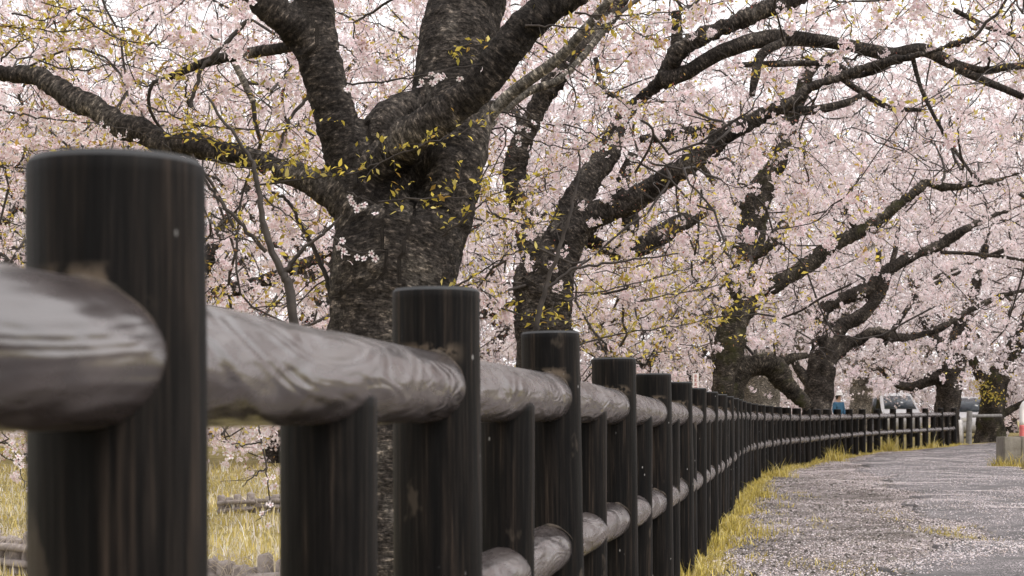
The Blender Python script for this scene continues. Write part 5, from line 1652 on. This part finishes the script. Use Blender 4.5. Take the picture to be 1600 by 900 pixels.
for sx in (-1, 1):
    V, F = box_vf((sx*.035, -.118, 1.655), (.022, .012, .01))
    link('eye', make_mesh('eye', V, [F]), M_hair, per)
    hx, hy, hz = (J[8] if sx < 0 else J[11])
    ac = Acc()
    for k, (dx, l_) in enumerate(((-.03, .075), (-.01, .085), (.012, .08), (.032, .062))):
        P = np.array([(hx+dx*.7, hy-.02, hz-.03), (hx+dx, hy-.035, hz-.07), (hx+dx, hy-.02, hz-.07-l_*.6)])
        V, F, F3, _ = tube(P, np.array([.011, .009, .007]), 6); ac.add(V, F, F3)
    P = np.array([(hx-sx*.02, hy-.03, hz-.01), (hx-sx*.045, hy-.05, hz-.04), (hx-sx*.04, hy-.055, hz-.07)])
    V, F, F3, _ = tube(P, np.array([.012, .010, .008]), 6); ac.add(V, F, F3)
    link('fingers', ac.mesh('fingers', True), M_skin, per)

# ------------------------------------------------------------------ yellow green shrub and pale apartment block at the far left
rgb_ = np.random.default_rng(41)
q = at(72, HZ, 33.0); gz_ = float(ground_z(q[0], 33.0))
sh = thing('tall_shrub', 'tall yellow green leafy shrub at the left edge among the blossom', 'shrub', (q[0], 33.0, gz_))
ac = Acc(); lp = []
for k in range(26):
    a = rgb_.uniform(0, 6.28); r_ = rgb_.uniform(.15, 1.0); hh = rgb_.uniform(4.4, 6.4)
    P = np.array([(0.15*math.cos(a), .15*math.sin(a), -.1), (.5*r_*math.cos(a), .5*r_*math.sin(a), hh*.5), (1.2*r_*math.cos(a), 1.2*r_*math.sin(a), hh)])
    P = catmull(P, 10)
    V, F, F3, _ = tube(P, np.linspace(.025, .006, len(P)), 5); ac.add(V, F, F3)
    u = rgb_.uniform(.25, 1, 130)
    lp.append(np.stack([np.interp(u, np.linspace(0, 1, len(P)), P[:, c]) for c in range(3)], 1) + rgb_.normal(0, .16, (130, 3)))
link('stem', ac.mesh('stem', True), M_twig, sh)
lp = np.concatenate(lp)
V, F, A = scatter_template(LEAF_S, lp, rand_rot(len(lp), .3, rgb_), rgb_.uniform(.07, .13, len(lp)), solid_cols(rgb_, [(.30, .26, .08), (.40, .35, .14), (.24, .22, .07), (.46, .41, .22)]))
ac = Acc(); ac.add(V, None, F, A)
ob = link('foliage', ac.mesh('foliage', False, 'col'), M_leaf, sh); ob['kind'] = 'stuff'

M_wall = simple_mat('pale_render', (0.52, 0.50, 0.47), (0.62, 0.60, 0.57), 0.6, 0.85, 0.1, 0.01)
M_win = simple_mat('window_glass', (0.05, 0.06, 0.07), (0.10, 0.11, 0.12), 0.8, 0.1, 0.0, spec=0.8)
M_slab = simple_mat('balcony_slab', (0.40, 0.39, 0.37), (0.5, 0.49, 0.47), 0.8, 0.8, 0.1, 0.01)
Yh = 125.0
xl, xr = (-60-800)/FPX*Yh, (265-800)/FPX*Yh
zt = at(0, 185, Yh)[2]
hb = thing('apartment_block', 'pale apartment block glimpsed through the blossom at the upper left', 'building', ((xl+xr)/2, Yh, -.4))
W = xr-xl
link('wall', rounded_box('wall', (0, 5, zt/2), (W, 10, zt), .05), M_wall, hb)
link('roof', rounded_box('roof', (0, 5, zt+.25), (W+.8, 10.8, .5), .05), M_slab, hb)
wm = rounded_box('window', (0, 0, 0), (1.7, .14, 1.35), .02); wm.materials.append(M_win)
bm_ = rounded_box('balcony', (0, 0, 0), (W*.96, 1.1, .16), .03); bm_.materials.append(M_slab)
for fl in range(int(zt//3)):
    z = 1.6+fl*3.0
    for k in range(6):
        link('window', wm, None, hb, (-W/2+W*(k+.5)/6, -.03, z))
    link('balcony', bm_, None, hb, (0, -.56, z-1.15))
